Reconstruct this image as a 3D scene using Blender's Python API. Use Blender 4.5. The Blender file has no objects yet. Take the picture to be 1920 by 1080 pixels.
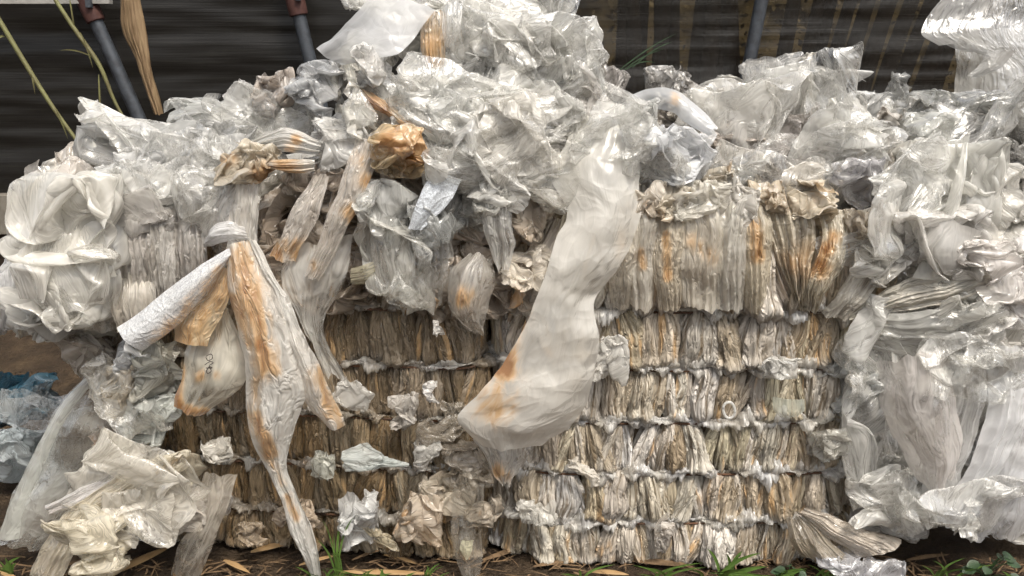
import bpy, math, random
import numpy as np
from mathutils import Vector

# ------------------------------------------------------------------ noise
_PERM = np.random.RandomState(7).permutation(4096)
_GR = np.random.RandomState(8).normal(size=(4096, 3)); _GR /= np.linalg.norm(_GR, axis=1)[:, None]
def pn(p, seed=0):
    """Perlin noise, p (...,3) -> about -0.7..0.7"""
    p = np.asarray(p, float) + (seed * 17.31 % 251, seed * 7.77 % 197, seed * 3.13 % 173)
    i = np.floor(p).astype(np.int64); f = p - i
    u = f * f * f * (f * (f * 6 - 15) + 10)
    r = 0
    for dx in (0, 1):
        wx = u[..., 0] if dx else 1 - u[..., 0]
        hx = _PERM[(i[..., 0] + dx) & 4095]
        for dy in (0, 1):
            wy = u[..., 1] if dy else 1 - u[..., 1]
            hy = _PERM[(hx + i[..., 1] + dy) & 4095]
            for dz in (0, 1):
                wz = u[..., 2] if dz else 1 - u[..., 2]
                g = _GR[_PERM[(hy + i[..., 2] + dz) & 4095]]
                r = r + wx * wy * wz * (g[..., 0] * (f[..., 0] - dx) + g[..., 1] * (f[..., 1] - dy) + g[..., 2] * (f[..., 2] - dz))
    return r
def vn(p, seed):            # vector noise
    return np.stack([pn(p, seed), pn(p, seed + 31), pn(p, seed + 67)], -1)
def ridge(p, seed):         # creases: 0 in valleys, 1 on sharp ridges
    return 1 - np.minimum(np.abs(pn(p, seed)) * 2.6, 1)
def spl(pts, n):            # Catmull-Rom through pts (rows) -> n samples, chord-length parameter
    P = np.asarray(pts, float); k = len(P)
    if k == 2: return P[0] + (P[1] - P[0]) * np.linspace(0, 1, n)[:, None]
    d = np.linalg.norm(np.diff(P[:, :3], axis=0), axis=1) + 1e-6
    s = np.concatenate([[0], np.cumsum(d)]) / d.sum()
    t = np.linspace(0, 1, n); j = np.clip(np.searchsorted(s, t, 'right') - 1, 0, k - 2)
    h = (s[j + 1] - s[j])[:, None]; x = ((t - s[j]) / h[:, 0])[:, None]
    m = np.zeros_like(P); m[1:-1] = (P[2:] - P[:-2]) / (s[2:] - s[:-2])[:, None]
    m[0] = (P[1] - P[0]) / (s[1] - s[0]); m[-1] = (P[-1] - P[-2]) / (s[-1] - s[-2])
    return ((2*x**3 - 3*x**2 + 1) * P[j] + (x**3 - 2*x**2 + x) * h * m[j] + (-2*x**3 + 3*x**2) * P[j + 1] + (x**3 - x**2) * h * m[j + 1])

# ------------------------------------------------------------------ camera
CAM = np.array([0.0, -2.5, 1.565]); TILT = math.radians(15); F = 1663.0
FW = np.array([0, math.cos(TILT), -math.sin(TILT)]); UP = np.array([0, math.sin(TILT), math.cos(TILT)]); RT = np.array([1.0, 0, 0])
def at(px, py, Y=0.0):
    d = FW * F + RT * (px - 960) + UP * (540 - py)
    return CAM + d * ((Y - CAM[1]) / d[1])
def mpp(px, py, Y=0.0):     # metres per pixel there
    return float(np.dot(at(px, py, Y) - CAM, FW)) / F

# ------------------------------------------------------------------ meshes
def raw_mesh(name, V, Q, uv=None, tint=None, stain=None, mat=None, smooth=True, dirt=None, thick=None):
    me = bpy.data.meshes.new(name)
    V = np.ascontiguousarray(V, np.float32).reshape(-1, 3); Q = np.ascontiguousarray(Q, np.int32)
    nv, nf, k = len(V), len(Q), Q.shape[1]
    me.vertices.add(nv); me.vertices.foreach_set('co', V.ravel())
    me.loops.add(nf * k); me.loops.foreach_set('vertex_index', Q.ravel())
    me.polygons.add(nf)
    me.polygons.foreach_set('loop_start', np.arange(0, nf * k, k, dtype=np.int32))
    me.polygons.foreach_set('loop_total', np.full(nf, k, np.int32))
    me.polygons.foreach_set('use_smooth', np.full(nf, smooth, bool))
    if uv is not None:
        l = me.uv_layers.new(name='UVMap')
        l.data.foreach_set('uv', np.ascontiguousarray(uv, np.float32).reshape(-1, 2)[Q.ravel()].ravel())
    if tint is not None:
        a = me.attributes.new('tint', 'FLOAT_COLOR', 'POINT')
        t = np.ones((nv, 4), np.float32); t[:, :3] = np.broadcast_to(np.asarray(tint, float).reshape(-1, 3), (nv, 3))
        a.data.foreach_set('color', t.ravel())
    a = me.attributes.new('stain', 'FLOAT', 'POINT')
    a.data.foreach_set('value', np.ascontiguousarray(np.broadcast_to(0 if stain is None else np.asarray(stain, float).ravel(), (nv,)), np.float32))
    for nm, x in (('dirt', dirt), ('thick', thick)):
        if x is None: continue
        a = me.attributes.new(nm, 'FLOAT', 'POINT'); a.data.foreach_set('value', np.ascontiguousarray(np.asarray(x, float).ravel(), np.float32))
    me.update(calc_edges=True)
    if mat: me.materials.append(mat)
    return me
def grid_q(nu, nv, wrap=False, base=0):
    i = np.arange(nu - 1)[:, None]; j = np.arange(nv if wrap else nv - 1)[None, :]; j2 = (j + 1) % nv
    return (np.stack([i * nv + j, i * nv + j2, (i + 1) * nv + j2, (i + 1) * nv + j], -1).reshape(-1, 4) + base)
def link(name, me, parent=None, loc=(0, 0, 0)):
    o = bpy.data.objects.new(name, me); bpy.context.scene.collection.objects.link(o)
    o.location = loc
    if parent: o.parent = parent
    return o
def tag(o, label, cat, group=None):
    o['label'] = label; o['category'] = cat
    if group: o['group'] = group
    return o

def rotm(ax, ay, az):
    cx, sx, cy, sy, cz, sz = math.cos(ax), math.sin(ax), math.cos(ay), math.sin(ay), math.cos(az), math.sin(az)
    return (np.array([[cz, -sz, 0], [sz, cz, 0], [0, 0, 1]]) @ np.array([[cy, 0, sy], [0, 1, 0], [-sy, 0, cy]]) @ np.array([[1, 0, 0], [0, cx, -sx], [0, sx, cx]]))

def crumple(r, seed, n=64, area=2.4, folds=16, soft=.1, fine=.035, puff=.25, tilt=.7, micro=1.0):
    """a film sheet folded again and again by mirror planes until it fits an ellipsoid of radii r (x, y, z)"""
    R = np.random.RandomState(seed); r = np.asarray(r, float); m = float((r[0] * r[2]) ** .5)
    L = area * m * 2
    a = np.linspace(-.5, .5, n)
    U, W = np.meshgrid(a * L, a * L, indexing='ij')
    asp = (r[0] / r[2]) ** .5
    e = 1 + .12 * pn(np.stack([U / m, W / m, 0 * U], -1), seed + 5)
    p = np.stack([U * asp * e, 0 * U, W / asp * e], -1)
    uv3 = np.stack([U, W, np.full_like(U, seed * 1.7)], -1)
    p = p + vn(uv3 * (.9 / m), seed) * m * puff * 2.4
    p = p @ rotm(*(R.normal(size=3) * tilt)).T
    for k in range(folds):
        nn = R.normal(size=3) * (1, .8, 1); nn /= np.linalg.norm(nn)
        d = np.linalg.norm(nn * r) * R.uniform(.35, 1.0)
        s = p @ nn - d; so = soft * m * R.uniform(.4, 1.3)
        p = p - ((s + np.sqrt(s * s + so * so)))[..., None] * nn
    for nn in (np.array([1., 0, 0]), np.array([-1., 0, 0]), np.array([0, 0, 1.]), np.array([0, 0, -1.]), np.array([0, 1., 0]), np.array([0, -1., 0])):
        d = float(np.abs(nn @ r)); s = p @ nn - d; so = soft * m
        p = p - ((s + np.sqrt(s * s + so * so)))[..., None] * nn
    p = p + vn(uv3 * (2.2 / m), seed + 3) * m * .22
    q = uv3 * (3.2 / m) * np.array([1, 1.7, 1]) + vn(uv3 * (1.5 / m), seed + 9) * 1.3
    p = p + (ridge(q, seed + 11)[..., None] * vn(uv3 * (1.3 / m), seed + 12) * 2 * fine * m * 1.6)
    q = uv3 * (6.0 / m) * np.array([2.2, .55, 1]) + vn(uv3 * (2.5 / m), seed + 19) * .8
    p = p + (ridge(q, seed + 21)[..., None] * vn(uv3 * (2.3 / m), seed + 22) * 2 * fine * m)
    if micro:
        q = uv3 * (13 / m) * np.array([2.4, .5, 1]) + vn(uv3 * (4 / m), seed + 29) * .9
        p = p + (ridge(q, seed + 31)[..., None] * vn(uv3 * (4 / m), seed + 32) * 2 * fine * m * .55 * micro)
    return p, np.stack([U + seed * .37 % 7, W + seed * .73 % 5], -1)

# ------------------------------------------------------------------ node materials
def nt(name):
    m = bpy.data.materials.new(name); m.use_nodes = True; t = m.node_tree; t.nodes.clear()
    return m, t
def N(t, typ, ins=None, **kw):
    n = t.nodes.new(typ)
    for k, v in kw.items(): setattr(n, k, v)
    for k, v in (ins or {}).items():
        s = n.inputs[k]
        if hasattr(v, 'is_output') or isinstance(v, bpy.types.NodeSocket): t.links.new(v, s)
        else: s.default_value = v
    return n
def MATH(t, op, a, b=0.0, c=None, clamp=False):
    ins = {0: a, 1: b}
    if c is not None: ins[2] = c
    return N(t, 'ShaderNodeMath', ins, operation=op, use_clamp=clamp).outputs[0]
def MIXC(t, f, a, b, mode='MIX'):
    n = N(t, 'ShaderNodeMix', None, data_type='RGBA', blend_type=mode)
    for s, v in ((n.inputs[0], f), (n.inputs[6], a), (n.inputs[7], b)):
        if isinstance(v, bpy.types.NodeSocket): t.links.new(v, s)
        else: s.default_value = v
    return n.outputs[2]
def RAMP(t, f, lo, hi):
    return N(t, 'ShaderNodeMapRange', {0: f, 1: lo, 2: hi, 3: 0.0, 4: 1.0}, interpolation_type='SMOOTHSTEP').outputs[0]

def film(name, bumpk=.7, alpha=.7, rough=.25, transl=.35, gloss=1.0, crink=1.0, fib=1.0, scale=1.0, dirt=.25, dirtcol=(.30, .2, .11), spark=0.0, gmax=.3):
    """polythene film: part see-through, part milky; fine fibrous wrinkles and sharp crinkles in the sheet's own coordinates"""
    m, t = nt(name)
    uv = N(t, 'ShaderNodeUVMap').outputs[0]
    A = lambda n, o='Fac': N(t, 'ShaderNodeAttribute', None, attribute_name=n).outputs[o]
    tint, st, di, th = A('tint', 'Color'), A('stain'), A('dirt'), A('thick')
    mp = N(t, 'ShaderNodeMapping', {'Vector': uv, 'Scale': (4.0, 1.1, 1)}).outputs[0]
    fibre = N(t, 'ShaderNodeTexNoise', {'Vector': mp, 'Scale': 14 * scale, 'Detail': 2.0, 'Roughness': .55, 'Distortion': .8}, noise_dimensions='2D').outputs[0]
    fr = MATH(t, 'ABSOLUTE', MATH(t, 'SUBTRACT', fibre, .5))                      # ridged
    wp = N(t, 'ShaderNodeVectorMath', {0: uv, 1: N(t, 'ShaderNodeVectorMath', {0: N(t, 'ShaderNodeTexNoise', {'Vector': uv, 'Scale': 10 * scale, 'Detail': 2.0}, noise_dimensions='2D').outputs[1], 1: (.09, .09, 0)}, operation='MULTIPLY').outputs[0]}, operation='ADD').outputs[0]
    vor = N(t, 'ShaderNodeTexVoronoi', {'Vector': wp, 'Scale': 34 * scale}, feature='DISTANCE_TO_EDGE', voronoi_dimensions='2D').outputs[0]
    h = MATH(t, 'ADD', MATH(t, 'MULTIPLY', fr, -3.0 * fib), MATH(t, 'MULTIPLY', MATH(t, 'MINIMUM', vor, .25), 2.6 * crink))
    bump = N(t, 'ShaderNodeBump', {'Height': h, 'Strength': bumpk, 'Distance': .006}).outputs[0]
    # dirt and rust have shapes of their own, in the sheet's coordinates
    sv = MATH(t, 'ADD', st, MATH(t, 'MULTIPLY', MATH(t, 'ADD', MATH(t, 'SUBTRACT', fibre, .5), MATH(t, 'MULTIPLY', th, .3)), MATH(t, 'MINIMUM', MATH(t, 'MULTIPLY', st, 2.2), .9)))
    rs = RAMP(t, sv, .03, .75)
    rustc = MIXC(t, RAMP(t, sv, .55, 1.25), (.76, .50, .26, 1), (.40, .17, .04, 1))
    col = MIXC(t, MATH(t, 'MULTIPLY', MATH(t, 'ADD', di, MATH(t, 'MULTIPLY', MATH(t, 'SUBTRACT', .09, fr), 3.0), clamp=True), dirt), tint, (*dirtcol, 1)) if dirt > .4 else MIXC(t, MATH(t, 'MULTIPLY', di, dirt), tint, (*dirtcol, 1))
    col = MIXC(t, MATH(t, 'MULTIPLY', rs, .92), col, rustc)
    fac = N(t, 'ShaderNodeLayerWeight', {'Blend': .35}).outputs['Facing']
    al = MATH(t, 'ADD', alpha, MATH(t, 'MULTIPLY', MATH(t, 'POWER', fac, 1.6), .55))
    al = MATH(t, 'ADD', al, MATH(t, 'MULTIPLY', th, .55))
    al = MATH(t, 'ADD', al, MATH(t, 'MULTIPLY', MATH(t, 'SUBTRACT', .07, fr), 1.6 * fib))
    al = MATH(t, 'ADD', al, MATH(t, 'MULTIPLY', rs, .5), clamp=True)
    if spark:
        sp = N(t, 'ShaderNodeTexVoronoi', {'Vector': uv, 'Scale': 420.0}, voronoi_dimensions='2D').outputs[1]
        col = MIXC(t, MATH(t, 'MULTIPLY', N(t, 'ShaderNodeSeparateColor', {0: sp}).outputs[0], spark), col, (.30, .31, .33, 1))
    dif = N(t, 'ShaderNodeBsdfDiffuse', {'Color': col, 'Normal': bump}).outputs[0]
    trl = N(t, 'ShaderNodeBsdfTranslucent', {'Color': col, 'Normal': bump}).outputs[0]
    body = N(t, 'ShaderNodeMixShader', {0: transl, 1: dif, 2: trl}).outputs[0]
    tr = N(t, 'ShaderNodeBsdfTransparent', {'Color': (.98, .98, .97, 1)}).outputs[0]
    if alpha < .99: body = N(t, 'ShaderNodeMixShader', {0: al, 1: tr, 2: body}).outputs[0]
    gl = N(t, 'ShaderNodeBsdfGlossy', {'Color': (1, 1, 1, 1), 'Roughness': rough, 'Normal': bump}).outputs[0]
    fz = N(t, 'ShaderNodeFresnel', {'IOR': 1.5, 'Normal': bump}).outputs[0]
    out = N(t, 'ShaderNodeMixShader', {0: MATH(t, 'MINIMUM', MATH(t, 'MULTIPLY', fz, gloss), gmax), 1: body, 2: gl}).outputs[0]
    N(t, 'ShaderNodeOutputMaterial', {0: out})
    return m
sc = bpy.context.scene
T0 = __import__('time').time()
# ------------------------------------------------------------------ light, sky, camera
def setup():
    EL, AZ = 57, 26                        # sun: height, and degrees to the right of straight behind the camera
    w = bpy.data.worlds.new('World'); sc.world = w; w.use_nodes = True; t = w.node_tree
    sk = t.nodes.new('ShaderNodeTexSky'); sk.sky_type = 'NISHITA'; sk.sun_disc = False
    sk.sun_elevation = math.radians(EL); sk.sun_rotation = math.radians(180 - AZ)
    sk.air_density = 1.0; sk.dust_density = 6.0; sk.ozone_density = .3
    hs = t.nodes.new('ShaderNodeHueSaturation'); hs.inputs['Saturation'].default_value = .22      # thin overcast
    t.links.new(sk.outputs[0], hs.inputs['Color']); t.links.new(hs.outputs[0], t.nodes['Background'].inputs[0]); t.nodes['Background'].inputs[1].default_value = .10
    l = bpy.data.lights.new('sun', 'SUN'); l.energy = 2.0; l.angle = math.radians(12); l.color = (1, .91, .77)
    o = bpy.data.objects.new('sun', l); sc.collection.objects.link(o)
    o.rotation_euler = (math.radians(90 - EL), 0, math.radians(AZ))
    c = bpy.data.cameras.new('camera'); c.sensor_width = 36; c.lens = F / 1920 * 36; c.clip_start = .05; c.clip_end = 500
    o = bpy.data.objects.new('camera', c); sc.collection.objects.link(o); o.location = CAM
    o.rotation_euler = (math.pi / 2 - TILT, 0, 0); sc.camera = o
    sc.view_settings.view_transform = 'Standard'; sc.view_settings.look = 'None'; sc.view_settings.exposure = EXPO
    cy = sc.cycles; cy.max_bounces = 10; cy.diffuse_bounces = 7; cy.glossy_bounces = 2; cy.transmission_bounces = 4; cy.transparent_max_bounces = 12
    cy.caustics_reflective = False; cy.caustics_refractive = False; cy.sample_clamp_indirect = 4; cy.use_denoising = True
    cy.use_adaptive_sampling = True; cy.adaptive_threshold = .035; cy.adaptive_min_samples = 16
EXPO = .9
setup()

# ------------------------------------------------------------------ materials
M = dict(
    clear=film('clear_film', bumpk=.45, alpha=.42, rough=.27, transl=.55, crink=.6, fib=1.0, dirt=.10, gloss=1.0),
    veil=film('veil_film', bumpk=.42, alpha=.27, rough=.26, transl=.55, crink=.4, fib=1.0, dirt=.05, gloss=1.15),
    glassy=film('glassy_film', bumpk=.5, alpha=.26, rough=.18, transl=.5, fib=.3, crink=.3, dirt=.1, gloss=1.5),
    milky=film('milky_film', bumpk=.6, alpha=.64, rough=.27, transl=.55, crink=.4, dirt=.08, gloss=.9),
    smooth=film('smooth_film', bumpk=.5, alpha=.52, rough=.26, transl=.55, crink=.25, fib=.7, dirt=.06, gloss=1.0, scale=.7),
    sheetfilm=film('sheet_film', bumpk=.55, alpha=.72, rough=.25, transl=.55, crink=.3, fib=.15, dirt=.04, gloss=1.0, scale=.7),
    fibrous=film('fibrous_film', bumpk=.65, alpha=.84, rough=.34, transl=.55, crink=.2, fib=1.3, dirt=.25, gloss=.7),
    dirty=film('dirty_film', bumpk=.8, alpha=.78, rough=.36, transl=.45, crink=.4, fib=1.4, dirt=.6, gloss=.7, dirtcol=(.24, .185, .12)),
    fold=film('folded_film', bumpk=.9, alpha=1.0, rough=.40, transl=.2, crink=.35, fib=1.5, dirt=.85, gloss=.55, dirtcol=(.15, .112, .068)),
    silver=film('silvery_film', bumpk=.35, alpha=.97, rough=.25, transl=.1, crink=.7, fib=.4, dirt=.05, gloss=1.6, spark=.75),
)
def simple(name, col, rough=.7, spec=.3, var=.3, scale=20, bump=.3, col2=None, st=(1, 1, 1), metal=0.0, bd=.004):
    m, t = nt(name)
    co = N(t, 'ShaderNodeTexCoord').outputs['Object']
    mp = N(t, 'ShaderNodeMapping', {'Vector': co, 'Scale': st}).outputs[0]
    n1 = N(t, 'ShaderNodeTexNoise', {'Vector': mp, 'Scale': scale, 'Detail': 6.0, 'Roughness': .65}).outputs[0]
    n2 = N(t, 'ShaderNodeTexNoise', {'Vector': mp, 'Scale': scale * 5, 'Detail': 3.0}).outputs[0]
    c2 = col2 or tuple(c * (1 - var) for c in col)
    c = MIXC(t, RAMP(t, n1, .35, .68), (*col, 1), (*c2, 1))
    b = N(t, 'ShaderNodeBump', {'Height': MATH(t, 'ADD', n1, MATH(t, 'MULTIPLY', n2, .4)), 'Strength': bump, 'Distance': bd}).outputs[0]
    p = N(t, 'ShaderNodeBsdfPrincipled', {'Base Color': c, 'Roughness': rough, 'Specular IOR Level': spec, 'Normal': b, 'Metallic': metal})
    N(t, 'ShaderNodeOutputMaterial', {0: p.outputs[0]})
    return m
M['wire'] = simple('rusty_wire', (.05, .032, .022), .75, .3, scale=60, col2=(.11, .05, .025))
M['leaf'] = simple('green_blade', (.10, .17, .035), .5, .4, scale=14, col2=(.05, .10, .02), bump=.15)
M['darkleaf'] = simple('dark_leaf', (.03, .06, .025), .45, .4, scale=25, col2=(.018, .035, .016), bump=.3)
M['straw'] = simple('dry_leaf', (.33, .22, .11), .6, .3, scale=9, col2=(.22, .13, .055), st=(1, 1, 8), bump=.5)
M['hangleaf'] = simple('dried_sheaf', (.23, .16, .09), .6, .3, scale=9, col2=(.12, .075, .04), st=(12, 12, .5), bump=.5)
M['stick'] = simple('dry_stick', (.16, .105, .06), .8, .2, scale=30, col2=(.07, .045, .025))
M['cane'] = simple('green_cane', (.15, .15, .06), .5, .35, scale=12, col2=(.10, .085, .04))
M['steel'] = simple('grey_steel', (.06, .068, .08), .45, .5, scale=25, col2=(.035, .038, .045), bump=.15, metal=.3)
M['redclamp'] = simple('red_clamp', (.065, .028, .022), .7, .3, scale=40, col2=(.05, .022, .02))
M['block'] = simple('concrete', (.17, .155, .13), .9, .2, scale=9, col2=(.09, .08, .065), bump=.6, bd=.01)
M['board'] = simple('old_board', (.06, .042, .03), .85, .2, scale=6, col2=(.028, .02, .016), st=(1, 1, 12), bump=.5)
M['rail'] = simple('pale_rail', (.28, .27, .25), .7, .3, scale=10)
M['bark'] = simple('bark', (.04, .03, .022), .9, .1, scale=8, bump=.7, st=(4, 4, 1), bd=.02)
M['wood_far'] = simple('undergrowth', (.50, .40, .22), .9, .1, scale=2.6, col2=(.022, .018, .012), bump=.4)
M['ink'] = simple('dark_ink', (.05, .035, .03), .7, .2)
M['paper'] = simple('cream_paper', (.70, .65, .48), .7, .2, scale=25, col2=(.6, .54, .38), bump=.2)
def soil():
    m, t = nt('soil')
    co = N(t, 'ShaderNodeTexCoord').outputs['Object']
    n1 = N(t, 'ShaderNodeTexNoise', {'Vector': co, 'Scale': 5.0, 'Detail': 8.0, 'Roughness': .7}).outputs[0]
    n2 = N(t, 'ShaderNodeTexNoise', {'Vector': co, 'Scale': 45.0, 'Detail': 6.0, 'Roughness': .7}).outputs[0]
    v = N(t, 'ShaderNodeTexVoronoi', {'Vector': co, 'Scale': 60.0}).outputs[0]
    c = MIXC(t, RAMP(t, n1, .38, .66), (.034, .025, .018, 1), (.085, .06, .038, 1))
    c = MIXC(t, RAMP(t, n2, .42, .7), c, (.05, .034, .022, 1))
    h = MATH(t, 'ADD', MATH(t, 'MULTIPLY', n2, 1.0), MATH(t, 'MULTIPLY', v, -.5))
    b = N(t, 'ShaderNodeBump', {'Height': h, 'Strength': 1.0, 'Distance': .02}).outputs[0]
    p = N(t, 'ShaderNodeBsdfPrincipled', {'Base Color': c, 'Roughness': .95, 'Specular IOR Level': .15, 'Normal': b})
    N(t, 'ShaderNodeOutputMaterial', {0: p.outputs[0]}); return m
M['soil'] = soil()
def blackfilm():
    m, t = nt('black_sheet')
    co = N(t, 'ShaderNodeTexCoord').outputs['Object']
    def ns(sc, st, det=4.0, dist=.3):
        return N(t, 'ShaderNodeTexNoise', {'Vector': N(t, 'ShaderNodeMapping', {'Vector': co, 'Scale': st}).outputs[0], 'Scale': sc, 'Detail': det, 'Distortion': dist}).outputs[0]
    a = ns(3.0, (.35, 1, 20)); b2 = ns(9.0, (.25, 1, 20)); f = MATH(t, 'ABSOLUTE', MATH(t, 'SUBTRACT', a, .5))
    h = MATH(t, 'ADD', MATH(t, 'MULTIPLY', f, -2.0), MATH(t, 'MULTIPLY', b2, .7))
    bp = N(t, 'ShaderNodeBump', {'Height': h, 'Strength': .22, 'Distance': .006}).outputs[0]
    dust = RAMP(t, MATH(t, 'ADD', MATH(t, 'MULTIPLY', b2, .6), MATH(t, 'MULTIPLY', MATH(t, 'SUBTRACT', .1, f), 1.6)), .36, .62)
    c = MIXC(t, dust, (.010, .009, .008, 1), (.019, .018, .015, 1))
    p = N(t, 'ShaderNodeBsdfPrincipled', {'Base Color': c, 'Roughness': .34, 'Specular IOR Level': .3, 'Normal': bp}).outputs[0]
    tr = N(t, 'ShaderNodeBsdfTransparent', {'Color': (1, .93, .82, 1)}).outputs[0]
    thin = MATH(t, 'MULTIPLY', RAMP(t, N(t, 'ShaderNodeSeparateXYZ', {0: co}).outputs[0], .1, .6), .11)
    N(t, 'ShaderNodeOutputMaterial', {0: N(t, 'ShaderNodeMixShader', {0: thin, 1: p, 2: tr}).outputs[0]}); return m
M['black'] = blackfilm()

# ------------------------------------------------------------------ builders
def put(name, V, Q, label, cat, mat, group=None, uv=None, tint=None, stain=None, parent=None, smooth=True, dirt=None):
    V = np.asarray(V, float).reshape(-1, 3)
    base = np.zeros(3) if parent else np.array([V[:, 0].mean(), V[:, 1].mean(), V[:, 2].min()])
    di = th = None
    if uv is not None:
        if dirt is None:
            q = np.concatenate([np.asarray(uv, float).reshape(-1, 2), np.zeros((len(V), 1))], 1)
            th = pn(q * 6, 3) + .5 * pn(q * 15, 4)
            dirt = np.clip((pn(q * (9, 5, 1), 5) + .6 * pn(q * (22, 12, 1), 6) + .4 * pn(q * 50, 7)) * 2 + .1, 0, 1)
        else: th = .3 * dirt
    o = link(name, raw_mesh(name, V - base, Q, uv, tint, stain, M[mat], smooth, dirt, th), parent, base)
    if label: tag(o, label, cat, group)
    return o
def px_stain(V, spots):      # rust spots given by where they are seen on the piece: (px, py, radius px, strength), measured on the surface
    s = np.zeros(V.shape[:-1])
    d = V - CAM; dep = d @ FW
    u = 960 + F * (d @ RT) / dep; v = 540 - F * (d @ UP) / dep
    for q in spots or ():                       # (x, y, r, k) a blot or (x0, y0, x1, y1, r, k) a run
        x0, y0, x1, y1, r, k = q if len(q) == 6 else (q[0], q[1], q[0], q[1], q[2], q[3])
        t = np.clip(((u - x0) * (x1 - x0) + (v - y0) * (y1 - y0)) / ((x1 - x0) ** 2 + (y1 - y0) ** 2 + 1e-6), 0, 1)
        e = ((u - x0 - t * (x1 - x0)) ** 2 + (v - y0 - t * (y1 - y0)) ** 2) / r ** 2
        s = np.maximum(s, k * np.exp(-e))
    nz = pn(V * (38, 38, 12), 91) + .6 * pn(V * (90, 90, 26), 92)
    s = s * (1 + .75 * nz)
    return s
WH = (.94, .93, .90); GR = (.86, .85, .82); CR = (.76, .69, .57); BE = (.58, .50, .39); PK = (.78, .74, .70)
import zlib
_seen = {}
def ns(label):
    k = _seen[label] = _seen.get(label, 0) + 1
    return (zlib.crc32(label.encode()) + k * 977) % 9973 + 1
def clump(px, py, rx, ry, Y, mat='clear', tint=WH, label=None, cat='plastic film', group=None, name='film_clump', seed=None, folds=14, soft=.1, n=60, ry3=.8, puff=.25, fine=.035, rust=0, spots=None, rot=0, area=2.4, parent=None, ctilt=.7):
    s = seed or ns(label or name); k = mpp(px, py, Y)
    r = np.array([rx * k, ry3 * k * (rx * ry) ** .5, ry * k])
    p, uv = crumple(r, s, n=n, folds=folds, soft=soft, puff=puff, fine=fine, area=area, tilt=ctilt)
    lo = np.percentile(p.reshape(-1, 3), 2, 0); hi = np.percentile(p.reshape(-1, 3), 98, 0)
    f = np.clip(2 * r / (hi - lo + 1e-6), .55, 1.7)
    p = (p - (lo + hi) / 2) * f
    if rot: p = p @ rotm(0, math.radians(-rot), 0).T
    p = p + at(px, py, Y)
    p[..., 2] = np.maximum(p[..., 2], .004 + .004 * pn(p * 30, s))
    st = 0
    if rust: st = rust * RUST(uv, s)
    if spots: st = st + px_stain(p, spots)
    ti = np.asarray(tint) * (1 + .10 * pn(np.stack([uv[..., 0] * 4, uv[..., 1] * 4, 0 * uv[..., 0]], -1), s + 1))[..., None]
    if parent is not None: return put(name, p, grid_q(n, n), label, cat, mat, None, uv, ti, st, parent)
    return put(name, p, grid_q(n, n), label, cat, mat, group, uv, ti, st)
def RUST(uv, s):
    v = pn(np.stack([uv[..., 0] * 6, uv[..., 1] * 6, 0 * uv[..., 0]], -1), s + 40)
    return np.clip(v * 2.2 + .05, 0, 1.1)
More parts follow.
